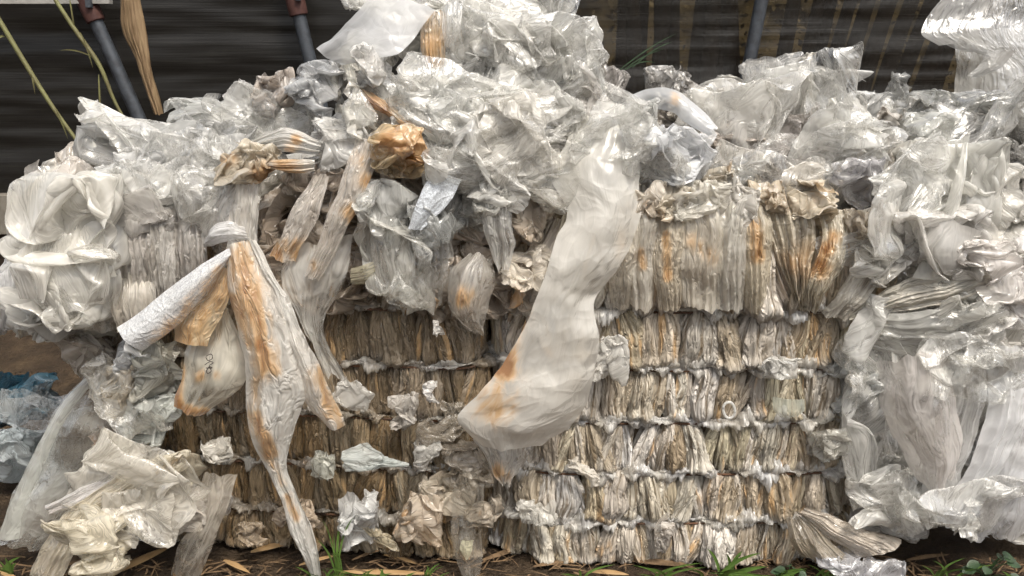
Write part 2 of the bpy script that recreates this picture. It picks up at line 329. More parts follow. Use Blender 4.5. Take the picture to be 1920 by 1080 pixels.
def sheet(L, R, label, mat='milky', tint=WH, cat='plastic film', group=None, name='film_sheet', bulge=.02, pleat=(5, .008), nu=64, nv=44, wob=.01, rag=.25, spots=None, rust=0, seed=None, parent=None, pinch=0):
    s = seed or ns(label or name); rs = np.random.RandomState(s)
    a = spl([at(*q) for q in L], nu); b = spl([at(*q) for q in R], nu)
    v = np.linspace(0, 1, nv)
    w = np.linalg.norm(b - a, axis=1); mid = (a + b) / 2
    ul = np.concatenate([[0], np.cumsum(np.linalg.norm(np.diff(mid, axis=0), axis=1))]); wm = w.mean() + 1e-4
    tan = np.gradient(mid, axis=0); side = b - a
    nr = np.cross(tan, side); nr /= np.linalg.norm(nr, axis=1)[:, None] + 1e-9
    sg = np.where((nr @ (mid.mean(0) - CAM)) > 0, -1, 1)[:, None]; nr = nr * sg
    k = np.ones(9) / 9
    nr = np.stack([np.convolve(np.pad(nr[:, i], 4, 'edge'), k, 'valid') for i in range(3)], 1)
    U = np.repeat(ul[:, None], nv, 1); Vv = np.repeat(v[None], nu, 0)
    P = a[:, None] * (1 - Vv[..., None]) + b[:, None] * Vv[..., None]
    q = np.stack([U * 2.2, Vv * 1.3, 0 * U + s], -1)
    ph = Vv + .16 * pn(q * (1.2, 1.0, 1), s + 2) + .05 * pn(q * (3, 2, 1), s + 8)
    pk = pleat[0]; hair = .3 if mat in ('smooth', 'sheetfilm', 'glassy') else .8
    wv = lambda f, g, k: ridge(np.stack([U * g, ph * f, 0 * U + s * .7], -1), s + k) - .45
    pl = 1.5 * wv(pk * .9, .7, 3) + .8 * wv(pk * 2.3, 1.4, 4) + hair * (.38 * wv(pk * 5, 2.5, 21) + .16 * wv(pk * 11, 4, 22))
    env = .45 + 1.1 * np.abs(pn(q * (1.5, 1.8, 1), s + 5)) + .35
    amp = pleat[1] * np.clip((wm / (w + .3 * wm)), .5, 2.2)[:, None]
    dn = bulge * 4 * Vv * (1 - Vv) * np.clip(w / wm, .3, 1.3)[:, None] + pl * env * amp
    P = P + nr[:, None] * dn[..., None]
    uv3 = np.stack([U, Vv * wm, 0 * U + s * .37], -1)
    P = P + vn(uv3 * 9, s + 6) * wob * 1.6 + vn(uv3 * 24, s + 7) * wob * .5
    q2 = uv3 * (14, 22, 1) + vn(uv3 * 6, s + 9)
    P = P + nr[:, None] * (ridge(q2, s + 10) * pn(uv3 * 8, s + 13) * wob * .9)[..., None]
    # torn ends
    e = rag * wm * pn(np.stack([v * 5, 0 * v + s, 0 * v], -1), s + 12) + rag * .15 * wm * pn(np.stack([v * 17, 0 * v + s, 0 * v], -1), s + 14)
    tn = tan / (np.linalg.norm(tan, axis=1)[:, None] + 1e-9)
    fe = (np.clip((np.linspace(0, 1, nu) - .72) / .28, 0, 1) ** 2)[:, None]
    P = P + tn[:, None] * (fe * e[None])[..., None]
    fs = (np.clip((.3 - np.linspace(0, 1, nu)) / .3, 0, 1) ** 2)[:, None]
    P = P - tn[:, None] * (fs * e[None, ::-1] * .8)[..., None]
    P[..., 2] = np.maximum(P[..., 2], .004 + .004 * pn(P * 30, s))
    st = 0
    uv = np.stack([Vv * wm * 1.15 + s * .37 % 7, U + s * .73 % 5], -1)
    if rust: st = rust * RUST(uv, s)
    if spots: st = st + px_stain(P, spots)
    ti = np.asarray(tint) * (1 + .10 * pn(np.stack([uv[..., 0] * 4, uv[..., 1] * 4, 0 * U], -1), s + 1))[..., None]
    return put(name, P, grid_q(nu, nv), label, cat, mat, group, uv, ti, st, parent)
def tube(pts, rad, n=10, seg=None):
    P = np.asarray(pts, float); seg = seg or max(2, len(P) * 5)
    R = np.broadcast_to(np.asarray(rad, float), (len(P),)) if np.ndim(rad) == 0 else np.asarray(rad, float)
    C = spl(np.concatenate([P, R[:, None]], 1), seg); c, r = C[:, :3], C[:, 3]
    t = np.gradient(c, axis=0); t /= np.linalg.norm(t, axis=1)[:, None] + 1e-9
    ref = np.array([0, 0, 1.]) if abs(t[:, 2]).mean() < .8 else np.array([0, 1., 0])
    s1 = np.cross(t, ref); s1 /= np.linalg.norm(s1, axis=1)[:, None] + 1e-9; s2 = np.cross(t, s1)
    th = np.linspace(0, 2 * math.pi, n, endpoint=False)
    V = c[:, None] + r[:, None, None] * (np.cos(th)[None, :, None] * s1[:, None] + np.sin(th)[None, :, None] * s2[:, None])
    return V.reshape(-1, 3), grid_q(seg, n, True)
class Mesh:
    def __init__(s): s.v, s.q, s.uv, s.t, s.st, s.n = [], [], [], [], [], 0
    def add(s, V, Q, uv=None, tint=(1, 1, 1), stain=0):
        V = np.asarray(V, float).reshape(-1, 3); k = len(V)
        s.v.append(V); s.q.append(np.asarray(Q) + s.n); s.n += k
        s.uv.append(np.zeros((k, 2)) if uv is None else np.asarray(uv, float).reshape(-1, 2))
        s.t.append(np.broadcast_to(np.asarray(tint, float).reshape(-1, 3), (k, 3))); s.st.append(np.broadcast_to(np.asarray(stain, float).ravel(), (k,)))
    def box(s, c, h):
        x, y, z = c; a, b, d = h
        V = [(x + i * a, y + j * b, z + k * d) for i in (-1, 1) for j in (-1, 1) for k in (-1, 1)]
        s.add(V, [(0, 1, 3, 2), (4, 6, 7, 5), (0, 4, 5, 1), (2, 3, 7, 6), (0, 2, 6, 4), (1, 5, 7, 3)])
    def put(s, name, label, cat, mat, group=None, parent=None, smooth=True):
        return put(name, np.concatenate(s.v), np.concatenate(s.q), label, cat, mat, group, np.concatenate(s.uv), np.concatenate(s.t), np.concatenate(s.st), parent, smooth)

# ------------------------------------------------------------------ the two bales
WZ = [0.0, .145, .312, .481, .651, .83, 1.13]
class Path:                      # plan of a bale's visible faces: rounded polyline, distance s -> point and outward normal
    def __init__(s, pts, rad):
        P = [np.array(p, float) for p in pts]; out = [P[0]]
        for i in range(1, len(P) - 1):
            a, b, c = P[i - 1], P[i], P[i + 1]
            p0 = b + (a - b) / np.linalg.norm(a - b) * rad; p1 = b + (c - b) / np.linalg.norm(c - b) * rad
            for k in range(13):
                x = k / 12; out.append((1 - x) ** 2 * p0 + 2 * x * (1 - x) * b + x * x * p1)
        out.append(P[-1]); s.p = np.array(out); s.d = np.concatenate([[0], np.cumsum(np.linalg.norm(np.diff(s.p, axis=0), axis=1))]); s.len = s.d[-1]
    def __call__(s, q):
        q = np.asarray(q, float); e = .012
        f = lambda z: np.stack([np.interp(z, s.d, s.p[:, 0]), np.interp(z, s.d, s.p[:, 1])], -1)
        t = f(np.clip(q + e, 0, s.len)) - f(np.clip(q - e, 0, s.len)); t /= np.linalg.norm(t, axis=-1)[..., None] + 1e-9
        return f(np.clip(q, 0, s.len)), np.stack([t[..., 1], -t[..., 0]], -1)
def band(path, z0, z1, rs, wmean, pal, top=False, lean=.02, white=.7, dep=1.0):
    m = Mesh(); s = -.02; nth, ntt = 46, 24
    D = []
    while s < path.len + .02:
        w = wmean * math.exp(rs.normal() * .4); s += w * 1.25
        for lay in range(2 if rs.rand() < .4 else 1):
            sd = rs.randint(1, 9000); ww = w * (1 if lay == 0 else rs.uniform(.4, .8)); s0 = s + (0 if lay == 0 else rs.normal() * w * .8)
            th = np.linspace(-1.9, 1.9, nth)[None, :]; t = np.linspace(0, 1, ntt)[:, None]
            TH = th + 0 * t; T = t + 0 * th
            k = ww / .03
            q = np.stack([TH * 1.3 * k + .4 * T * rs.normal(), T * .7 + sd * .1, 0 * T + sd], -1)
            q = q + .25 * vn(q * (.8, 1.6, 1), sd + 12)
            g1 = ridge(q * (1.3, 1, 1), sd); g2 = ridge(q * (3.1, 1.6, 1), sd + 1); g3 = ridge(q * (7.5, 2.6, 1), sd + 2)
            rr = 1 + .26 * (g1 - .5) + .17 * (g2 - .5) + .09 * (g3 - .5)
            body = np.sin(math.pi * np.clip(T * 1.04 - .02, 0, 1)) ** .4
            if top: body = np.maximum(body, .75 * (T > .5))
            low = 1 + .4 * np.exp(-((T - .13) / .11) ** 2) * rs.uniform(-.2, 1.2)
            prof = (.5 + .5 * body) * low * (1 + .25 * pn(q * (0, 3, 1), sd + 15))
            ss = s0 + ww * prof * np.sin(TH) * rr + (T - .5) * rs.normal() * lean * 1.3 + .026 * pn(q * (0, 2.2, 1), sd + 3)
            o = -.014 + dep * (.014 * body * low + ww * prof * np.cos(TH) * rr * 1.15) + (.010 if lay else 0) + rs.normal() * .006 + .012 * pn(q * (.5, 2.5, 1), sd + 7)
            z = z0 + (z1 - z0) * (-.04 + 1.08 * T + .09 * pn(q * (1.2, 0, 1), sd + 5) + rs.normal() * .03) + .008 * pn(q * (3, 4, 1), sd + 6)
            if top: o = o - .16 * np.clip((T - .55) / .45, 0, 1) ** 2      # the top row leans back over the edge
            xy, nn = path(ss)
            V = np.concatenate([xy + nn * o[..., None], z[..., None]], -1)
            V[..., 2] = np.maximum(V[..., 2], .003)
            c = (.5 * np.array(pal[rs.randint(len(pal))]) + .5 * np.array(pal[int((s * 3.1 + z0 * 17) * 2.3) % len(pal)])) * rs.uniform(.78, 1.12)
            we = (np.exp(-(T / .15) ** 2) * white * rs.uniform(.0, 1.1) * (.4 + g2))[..., None].clip(0, 1)
            ti = c * (1 - we) + np.array((.78, .78, .76)) * we
            st = np.clip(pn(q * (1.2, 2.6, 1), sd + 9) * 2.0, 0, 1) * (.7 if rs.rand() < .25 else .15)
            d = np.clip((pn(q * (3.5, 1.6, 1), sd + 16) + .7 * pn(q * (9, 3, 1), sd + 17)) * 2.0 + .9 * (.5 - g1) + rs.uniform(-.2, .35), 0, 1) * (1 - we[..., 0])
            D.append(d.ravel())
            m.add(V, grid_q(ntt, nth), np.stack([TH * ww * 1.2 + sd % 50, T * (z1 - z0)], -1), np.clip(ti, 0, .85), st)
    m.d = np.concatenate(D); return m
def ruffle(path, z, s0, s1, seed, size, cols):          # one continuous ruche of frayed film bulging over a wire
    ns_, nc = int((s1 - s0) / .0035), 22
    S, C = np.meshgrid(np.linspace(s0, s1, ns_), np.linspace(0, 2 * math.pi, nc), indexing='ij')
    q = np.stack([S * 24, np.cos(C) * .7, np.sin(C) * .7 + seed], -1)
    big = np.clip(.38 + 2.0 * pn(q * (.9, .0, 1), seed), .03, 1.5)
    rr = size * big * (.25 + 1.0 * ridge(q * (2.2, 1.2, 1.2), seed + 1) + .8 * ridge(q * (5, 2, 2), seed + 2) + .5 * pn(q * (5, 2, 2), seed + 3))
    xy, nn = path(S + .006 * pn(q * 4, seed + 4))
    o = .020 + 1.0 * rr * np.cos(C) + .008 * big
    V = np.concatenate([xy + nn * o[..., None], (z + .007 + rr * np.sin(C) * 1.15 + .007 * pn(q * (.8, 0, 0), seed + 6))[..., None]], -1)
    ci = np.clip((pn(q * (.7, 0, 0), seed + 7) * 2 + .5), 0, .999)[..., None]
    ti = np.array(cols[0]) * ci + np.array(cols[1]) * (1 - ci)
    m = Mesh(); m.add(V, grid_q(ns_, nc), np.stack([S, C * .012], -1), ti); return m
def bale(name, label, path, depthvec, pal_of, wmean, seed, wires, whites):
    rs = np.random.RandomState(seed)
    root = bpy.data.objects.new(name, None); sc.collection.objects.link(root); root.empty_display_size = .2
    tag(root, label, 'bale', 'bales of used plastic film')
    for i in range(6):
        b = band(path, WZ[i], WZ[i + 1], rs, wmean * (1.25 if i == 5 else 1), pal_of(i), top=(i == 5), lean=.05 if i == 5 else .022, white=whites, dep=1.25 if i == 5 else 1.0)
        put('film_layer', np.concatenate(b.v), np.concatenate(b.q), None, None, 'fold', None, np.concatenate(b.uv), np.concatenate(b.t), np.concatenate(b.st), root, True, b.d)
    # inside of the bale: packed film, a lumpy block
    pp = path.p; mid = pp[::4]; nu = len(mid)
    m = Mesh()
    zs = np.linspace(.0, 1.12, 24)
    XY, NN = path(np.linspace(0, path.len, 90))
    V = np.concatenate([np.repeat((XY - NN * .03)[None], 24, 0), np.repeat(zs[:, None, None], 90, 1)], -1); V = V + vn(V * 14, seed)[..., :] * .02
    V[..., 2] = np.clip(V[..., 2], .002, 1.2)
    m.add(V, grid_q(24, 90), np.stack([np.repeat(np.linspace(0, 2, 90)[None], 24, 0), np.repeat(zs[:, None], 90, 1)], -1), (.30, .24, .17))
    a, b2 = XY[0] - NN[0] * .03, XY[-1] - NN[-1] * .03
    g = np.linspace(0, 1, 60)
    f0 = XY - NN * .03
    fr = np.stack([np.interp(g, np.linspace(0, 1, 90), f0[:, 0]), np.interp(g, np.linspace(0, 1, 90), f0[:, 1])], -1)
    bk = (a + (b2 - a) * g[:, None])
    tt = np.linspace(0, 1, 30)[:, None, None]
    TP = fr[None] * (1 - tt) + bk[None] * tt
    zz = 1.12 + .10 * np.sin(np.linspace(0, 1, 30) * math.pi)[:, None] + .05 * pn(np.concatenate([TP * 7, 0 * TP[..., :1]], -1), seed + 4)
    m.add(np.concatenate([TP, zz[..., None]], -1), grid_q(30, 60), TP, GR)
    m.put('packed_core', None, None, 'dirty', parent=root)
    for k, (z, s0, s1, sag) in enumerate(wires):
        ss = np.linspace(s0, s1, 40); xy, nn = path(ss)
        off = .021 + .004 * pn(np.stack([ss * 6, 0 * ss, 0 * ss + k], -1), seed)
        zl = z - sag * np.sin(np.linspace(0, math.pi, 40)) + .003 * pn(np.stack([ss * 9, 0 * ss + 3, 0 * ss + k], -1), seed)
        V, Q = tube(np.concatenate([xy + nn * off[:, None], zl[:, None]], 1), .0036, 8, 60)
        put('strap_wire', V, Q, None, None, 'wire', parent=root)
        ruffle(path, z, s0 - .1, s1, seed * 10 + k, .021 if whites > .5 else .015, [(.90, .90, .90), (.74, .71, .65)] if whites > .5 else [(.70, .69, .66), (.46, .39, .30)]).put('frayed_edge', None, None, 'milky', parent=root)
    return root
RB = Path([(-.06, .85), (-.045, .0), (1.10, .0), (1.13, .75)], .22)
LB = Path([(-1.34, .95), (-1.30, .15), (-.10, .0), (-.07, .80)], .10)
palR = lambda i: [(0.560, 0.475, 0.363), (0.480, 0.394, 0.286), (0.640, 0.586, 0.517), (0.550, 0.495, 0.407), (0.720, 0.697, 0.671), (0.420, 0.333, 0.231), (0.560, 0.505, 0.374), (0.660, 0.626, 0.583)] + ([(0.660, 0.525, 0.385), (0.700, 0.606, 0.484), (0.740, 0.687, 0.638)] if i == 5 else [])
palL = lambda i: [(0.223, 0.152, 0.081), (0.265, 0.186, 0.106), (0.318, 0.255, 0.170), (0.175, 0.116, 0.060), (0.403, 0.343, 0.255), (0.233, 0.162, 0.085), (0.276, 0.225, 0.162)] if i < 3 else [(0.201, 0.152, 0.098), (0.254, 0.206, 0.149), (0.164, 0.124, 0.081), (0.350, 0.294, 0.230)]  # brown dirt, with the overhanging heap's shade also put into these darker tones
wr = [(WZ[i], .80, 1.85 - .03 * (i % 2), .004) for i in range(1, 6)]
bale('film_bale', 'right-hand bale of beige and pale folded film in neat rows between rusty strap wires', RB, (0, .9), palR, .023, 11, wr, .75)
wl = [(WZ[i], .75, 2.05, .006) for i in range(1, 6)]
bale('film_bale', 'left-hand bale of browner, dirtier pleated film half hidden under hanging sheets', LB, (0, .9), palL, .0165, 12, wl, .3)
# ------------------------------------------------------------------ loose film, piece by piece
HC = 'crumpled clear film heaped high in the middle'
# big milky sheet hanging in the middle and its bulging top
sheet([(1092,205,.02),(1066,262,-.05),(1036,325,-.10),(1062,400,-.13),(1035,470,-.15),(1008,560,-.16),(962,650,-.16),(893,745,-.16),(862,780,-.15),(902,832,-.14)],
      [(1205,205,.02),(1210,265,-.05),(1196,335,-.10),(1199,400,-.13),(1165,490,-.15),(1116,560,-.16),(1121,640,-.17),(1112,715,-.17),(1090,775,-.16),(1016,836,-.15)],
      'long broad milky sheet hanging down the middle of the bales, rust stained at left', 'sheetfilm', (.91,.89,.84), bulge=.032, pleat=(2,.0035), wob=.011, nu=110, nv=70, rag=.06,
      spots=[(930,630,948,695,24,1.45),(950,600,928,765,44,.5),(915,650,905,705,13,.8),(962,560,968,610,14,.45)], seed=71)
clump(1150,250,75,62,.02,'smooth',(.90,.90,.88),'smooth white bulge of film above the long hanging milky sheet',folds=7,soft=.22,n=80)
clump(1262,292,70,52,-.07,'milky',(.85,.86,.88),'bright white crumpled sheet right of the hanging milky one',folds=9,soft=.14,n=80)
clump(1300,300,30,50,-.03,'clear',(.89,.90,.92),'shiny clear curl at the right edge of the bright white sheet',folds=9,n=60)
sheet([(1175,178,.1),(1240,166,.04),(1300,195,.0),(1345,238,-.03)],[(1190,202,.08),(1245,208,.02),(1290,238,-.02),(1328,260,-.04)],'arched white strip lying over the heap right of the middle','sheetfilm',(.82,.84,.87),bulge=0.013,pleat=(1,.003),spots=[(1265,185,16,.5)])
sheet([(885,822,-.09),(900,850,-.09),(918,880,-.08),(940,900,-.07)],[(1000,822,-.09),(990,850,-.09),(972,880,-.08),(958,898,-.07)],'torn white scrap sticking out under the long milky sheet','milky',(.90,.88,.84),pleat=(4,.012),rag=.35,spots=[(940,885,22,.8)],bulge=0.013)
# tied sheets with rust on the left
sheet([(424,462,-.10),(424,520,-.12),(438,590,-.14),(458,660,-.15),(461,760,-.15),(476,830,-.15),(523,920,-.15),(546,1000,-.14),(588,1086,-.12)],
      [(472,450,-.10),(515,540,-.13),(560,640,-.16),(578,720,-.16),(556,795,-.16),(538,870,-.15),(566,945,-.15),(594,1010,-.14),(606,1080,-.12)],
      'long white tied strip with orange rust streak, its tail reaching the ground','fibrous',(.94,.93,.89),bulge=.035,pleat=(3,.008),nu=130,nv=56,wob=.006,rag=.04,
      spots=[(448,480,480,590,30,.85),(480,590,498,690,24,.95),(440,560,470,640,12,1.0),(484,690,474,770,12,.55),(478,780,505,850,15,.95),(505,850,530,910,10,.5),(515,640,520,700,12,.4),(540,930,556,970,10,.6)], seed=81)
sheet([(470,452,-.11),(512,545,-.14),(548,650,-.165),(572,745,-.16),(608,798,-.13)],[(482,452,-.11),(530,550,-.14),(583,650,-.165),(622,735,-.15),(648,800,-.13)],
      'white flap with an orange blot beside the long tied strip','fibrous',(.92,.90,.86),bulge=.02,pleat=(3,.006),nu=80,rag=.06,spots=[(598,700,622,770,20,.75),(625,770,640,800,16,.5)], seed=82)
sheet([(458,446,-.11),(400,482,-.13),(330,530,-.15),(270,578,-.16),(219,614,-.16)],[(430,475,-.11),(402,530,-.13),(352,590,-.15),(305,632,-.16),(268,658,-.16)],
      'glittering silver-grey strip pulled out to the left of the tied knot','silver',(.72,.73,.74),bulge=.02,pleat=(1,.003),nu=80,wob=.004,rag=.03,spots=[(415,515,300,640,20,.75),(360,590,300,640,20,.6)], seed=83)
sheet([(418,500,-.09),(378,555,-.10),(330,606,-.11),(326,640,-.11)],[(432,505,-.09),(428,560,-.10),(412,606,-.11),(393,650,-.11)],
      'orange stained square-ended strip hanging below the silver one','fibrous',(.80,.66,.46),bulge=.012,pleat=(2,.004),rag=.03,spots=[(410,530,350,625,38,.75),(332,640,390,648,12,.6)], seed=84)
tailsheet = sheet([(410,560,-.06),(360,640,-.08),(336,715,-.09),(325,764,-.09)],[(432,580,-.06),(466,680,-.08),(442,735,-.09),(384,782,-.09)],
      'half see-through flap with rusty lower edge and a small dark scribble','smooth',(.87,.83,.72),bulge=0.013,pleat=(2,.006),rag=.08,spots=[(335,690,332,760,12,.85),(335,765,385,778,16,.95),(375,705,16,.5),(405,705,12,.35)], seed=85)
mk = Mesh()
for st in ([(386,668),(396,664),(398,672),(390,676),(386,670)],[(384,684),(394,678),(400,680),(392,686),(398,690),(386,690)],[(388,694),(392,688),(396,696),(389,700),(387,694)]):
    V, Q = tube([at(x, y, -.128) for x, y in st], .0012, 6, 24); mk.add(V, Q)
b0 = tailsheet.location
for i in range(len(mk.v)): mk.v[i] = mk.v[i] - np.array(b0)
mk.put('handwritten_mark', None, None, 'ink', parent=tailsheet)
sheet([(388,452,-.06),(400,425,-.09),(430,418,-.11),(458,428,-.11)],[(386,462,-.06),(410,458,-.09),(435,452,-.11),(466,448,-.11)],'small silvery-white tucked fold above the tied knot','milky',(.87,.87,.88),bulge=.02,pleat=(3,.006))
clump(452,448,20,16,-.1,'milky',(.87,.85,.81),'tight knot where the tied strips meet',folds=16,n=50)
sheet([(418,345,-.05),(390,385,-.06),(384,440,-.06),(387,456,-.06)],[(486,345,-.05),(478,385,-.07),(470,420,-.08),(462,440,-.08)],'pleated greyish sheet between the knot and the cream bundle','fibrous',(.78,.76,.73),pleat=(6,.008))
sheet([(440,345,-.08),(432,390,-.09),(425,425,-.10)],[(490,345,-.08),(484,400,-.09),(478,470,-.09)],'narrow white band hanging down to the knot','fibrous',(.85,.82,.77),pleat=(4,.008))
clump(466,312,56,42,-.08,'fibrous',CR,'cream bundle with rusty right side above the tied knot',spots=[(500,330,30,.9),(430,300,18,.6)],n=80,folds=10,soft=.14)
sheet([(476,292,-.08),(530,300,-.10),(590,300,-.09)],[(490,312,-.08),(545,328,-.10),(592,322,-.09)],'wrapped white fold with rusty underside right of the cream bundle','fibrous',(.87,.84,.78),pleat=(5,.012),bulge=0.013,spots=[(530,320,34,.8),(560,326,20,.7)],rag=.1)
sheet([(474,260,-.04),(530,240,-.07),(600,262,-.06)],[(490,282,-.05),(540,286,-.09),(598,288,-.07)],'white wrapped roll of film lying level with an ochre stain','fibrous',(.87,.86,.83),pleat=(4,.012),bulge=0.013,spots=[(556,262,12,.7),(540,278,18,.5)],rag=.1)
clump(640,272,52,46,-.06,'milky',(.87,.86,.84),'round white bundle of film left of the rusty ball',folds=10,soft=.16,n=80)
clump(640,330,50,40,-.02,'fibrous',(.66,.60,.54),'dull grey-beige film under the round white bundle',rust=.3)
sheet([(585,322,-.10),(545,400,-.12),(520,448,-.12),(504,478,-.11)],[(618,328,-.10),(606,395,-.12),(572,450,-.12),(556,492,-.11)],'translucent twisted strip ending in a brown rusty tip','fibrous',(.83,.78,.72),pleat=(4,.009),bulge=0.013,spots=[(520,475,30,.95),(560,475,26,.9)])
sheet([(668,262,-.10),(638,350,-.13),(602,440,-.14),(566,512,-.13)],[(718,268,-.10),(690,350,-.13),(648,432,-.14),(600,522,-.13)],'long twisted see-through strip with rust along its right edge','fibrous',(.81,.75,.68),pleat=(4,.009),bulge=0.013,nu=90,spots=[(690,340,22,.9),(660,400,20,.9),(680,300,20,.6),(585,500,18,.5)])
sheet([(540,470,-.08),(525,520,-.10),(560,590,-.11),(588,650,-.11),(604,698,-.10)],[(665,440,-.08),(650,520,-.10),(606,600,-.11),(624,665,-.11),(648,710,-.10)],'pale veil-like sheet narrowing down to a pointed tail','smooth',(.85,.83,.78),pleat=(5,.011),bulge=0.013,nu=100)
clump(560,520,40,55,-.03,'fibrous',(.62,.56,.48),'dull beige folds behind the pale veil-like sheet',rust=.5)
clump(748,284,50,48,-.12,'clear',(.80,.66,.44),'round rust-brown ball of film below the heap',rust=.55,spots=[(738,262,30,.7),(770,300,22,.5)],n=120,folds=9,soft=.12,fine=.03)
sheet([(668,170,-.02),(700,205,-.06),(745,235,-.08),(775,290,-.08)],[(690,172,-.02),(735,200,-.07),(780,240,-.08),(800,290,-.08)],'rust-orange streaked fold running down across the heap','fibrous',(.74,.62,.46),pleat=(3,.008),spots=[(695,190,26,1.1),(720,205,22,1.1),(760,240,20,.8),(790,270,18,.7)])
# silver piece and grey hanging bags in the middle
sheet([(812,322,-.14),(788,365,-.16),(766,428,-.16)],[(866,338,-.14),(842,382,-.16),(792,432,-.16)],'stiff silvery-blue piece pointing down out of the heap','silver',(.78,.83,.89),bulge=0.013,pleat=(1,.004),wob=.004,rag=.05,spots=[])
sheet([(698,430,-.10),(702,500,-.12),(720,550,-.12),(748,580,-.11)],[(778,440,-.10),(776,520,-.12),(768,556,-.12),(760,584,-.11)],'grey see-through bag hanging to a point with a rusty tip','clear',(.72,.71,.66),bulge=0.023,pleat=(3,.008),spots=[(735,550,12,.6)])
sheet([(660,500,-.09),(685,490,-.11),(705,486,-.11)],[(664,530,-.09),(690,532,-.11),(708,524,-.11)],'small olive loop of film beside the grey hanging bag','clear',(.62,.58,.42),bulge=0.013,pleat=(2,.006))
sheet([(775,440,-.06),(780,520,-.08),(800,565,-.08)],[(850,450,-.06),(845,520,-.08),(830,570,-.08)],'dim grey film hanging behind the curled bag','clear',(.65,.64,.61),bulge=0.013,pleat=(4,.01))
sheet([(880,474,-.10),(842,510,-.12),(838,570,-.12),(880,624,-.10)],[(925,482,-.10),(928,530,-.12),(915,575,-.12),(905,600,-.10)],'curled cloudy bag with a brown stain in its mouth','clear',(.78,.74,.68),bulge=.06,pleat=(4,.01),spots=[(868,560,24,.8)])
clump(986,525,40,55,-.10,'milky',(.87,.81,.72),'puffy cream sack tucked behind the long milky sheet',folds=8,soft=.2,n=80,spots=[(972,585,26,1.0),(965,560,18,.8)])
clump(725,400,48,60,-.10,'clear',(.76,.76,.74),'clear crinkled bag left of the silvery-blue piece',n=80)
clump(812,420,60,48,-.11,'clear',(.65,.66,.65),'dark grey crinkled film under the silvery-blue piece',n=80)
clump(898,390,50,60,-.10,'clear',(.81,.80,.76),'clear crumple with frayed lower edge right of the silvery piece',n=80,rust=.2)
sheet([(890,350,-.12),(905,420,-.14),(925,480,-.14),(935,505,-.13)],[(960,350,-.12),(958,420,-.14),(965,460,-.14),(950,505,-.13)],'white drip-like strip hanging over the puffy sack','milky',(.87,.86,.83),pleat=(4,.012),bulge=0.013)
clump(1000,410,36,46,-.05,'fibrous',(.62,.54,.45),'brownish crumple in the shade left of the milky sheet',rust=.5)
# the tall clear heap
sheet([(596,92,.06),(640,52,.04),(680,10,.05),(720,-14,.06)],[(640,124,.0),(690,112,-.04),(750,96,-.04),(814,18,.0)],'bright white stiff sheet at the top left of the tall heap','sheetfilm',(.86,.87,.89),bulge=0.018,pleat=(1,.004),wob=.008,rag=.05)
sheet([(640,95,.06),(645,130,.04),(655,160,.02)],[(655,90,.04),(664,128,.02),(672,158,.0)],'narrow cream rolled edge hanging from the white sheet','milky',(.87,.84,.74),pleat=(1,.003),bulge=.02)
sheet([(792,40,.06),(790,90,.03),(800,128,.02)],[(838,25,.06),(838,80,.03),(826,128,.02)],'brown crumpled fold between clear sheets near the top','fibrous',(.55,.40,.24),pleat=(4,.012),spots=[(812,80,30,.7)])
sheet([(830,20,.05),(832,60,.02),(838,92,.02)],[(870,10,.05),(862,60,.02),(850,95,.02)],'shiny upright clear strip beside the brown fold','clear',(.89,.88,.86),pleat=(3,.01))
for (x,y,rx,ry,Y,mt,ti,lb) in [
  (720,20,70,38,.22,'clear',WH,'clear film peeking over the white sheet at the top'),
  (910,20,95,50,.18,'clear',WH,'glossy pleated clear sheet at the very top of the heap'),
  (1010,12,60,36,.24,'clear',GR,'grey clear film at the top right of the heap'),
  (960,90,80,60,.06,'clear',WH,'big shiny crumple in the upper heap'),
  (1050,85,60,55,.10,'clear',WH,'shiny crumple at the right shoulder of the heap'),
  (1075,150,50,48,.08,'clear',WH,'clear crumple with a frayed right edge on the heap'),
  (870,150,66,48,.04,'clear',(.78,.78,.77),'darker glossy crumple in the centre of the heap'),
  (715,165,70,46,-.02,'milky',(.89,.88,.86),'milky crumple below the bright white sheet'),
  (790,190,50,55,-.04,'clear',(.92,.92,.90),'white crinkled lump above the rusty ball'),
  (960,180,70,55,.0,'clear',WH,'rounded crinkled clump in the middle of the heap'),
  (1040,220,62,50,.0,'clear',WH,'crinkled clump at the lower right of the heap'),
  (880,235,70,42,-.05,'clear',(.87,.87,.85),'tangled clear film left of the middle of the heap'),
  (960,280,85,55,-.07,'milky',(.89,.87,.83),'whitish frayed film draped over the front of the heap'),
  (850,300,60,40,-.10,'clear',(.85,.85,.83),'clear folds just above the silvery-blue piece'),
  (1010,330,52,60,-.06,'clear',(.85,.83,.78),'clear frayed film left of the milky fold'),
  (690,220,55,40,-.04,'clear',(.83,.81,.76),'thin clear veil under the rust-orange streak'),
  (930,345,60,45,-.10,'clear',(.85,.84,.81),'glossy folds in front of the heap'),
  (1095,205,40,50,.03,'clear',(.78,.75,.72),'dull clear film in the notch right of the heap'),
  (1145,160,24,36,.25,'clear',(.55,.52,.50),'small dim tuft of film standing behind the heap')]:
    clump(x,y,rx*1.12,ry*.95,Y,mt,ti,lb,n=120,folds=9,soft=.05,fine=.026,area=2.5,rot=(x*7+y*3)%90-60)
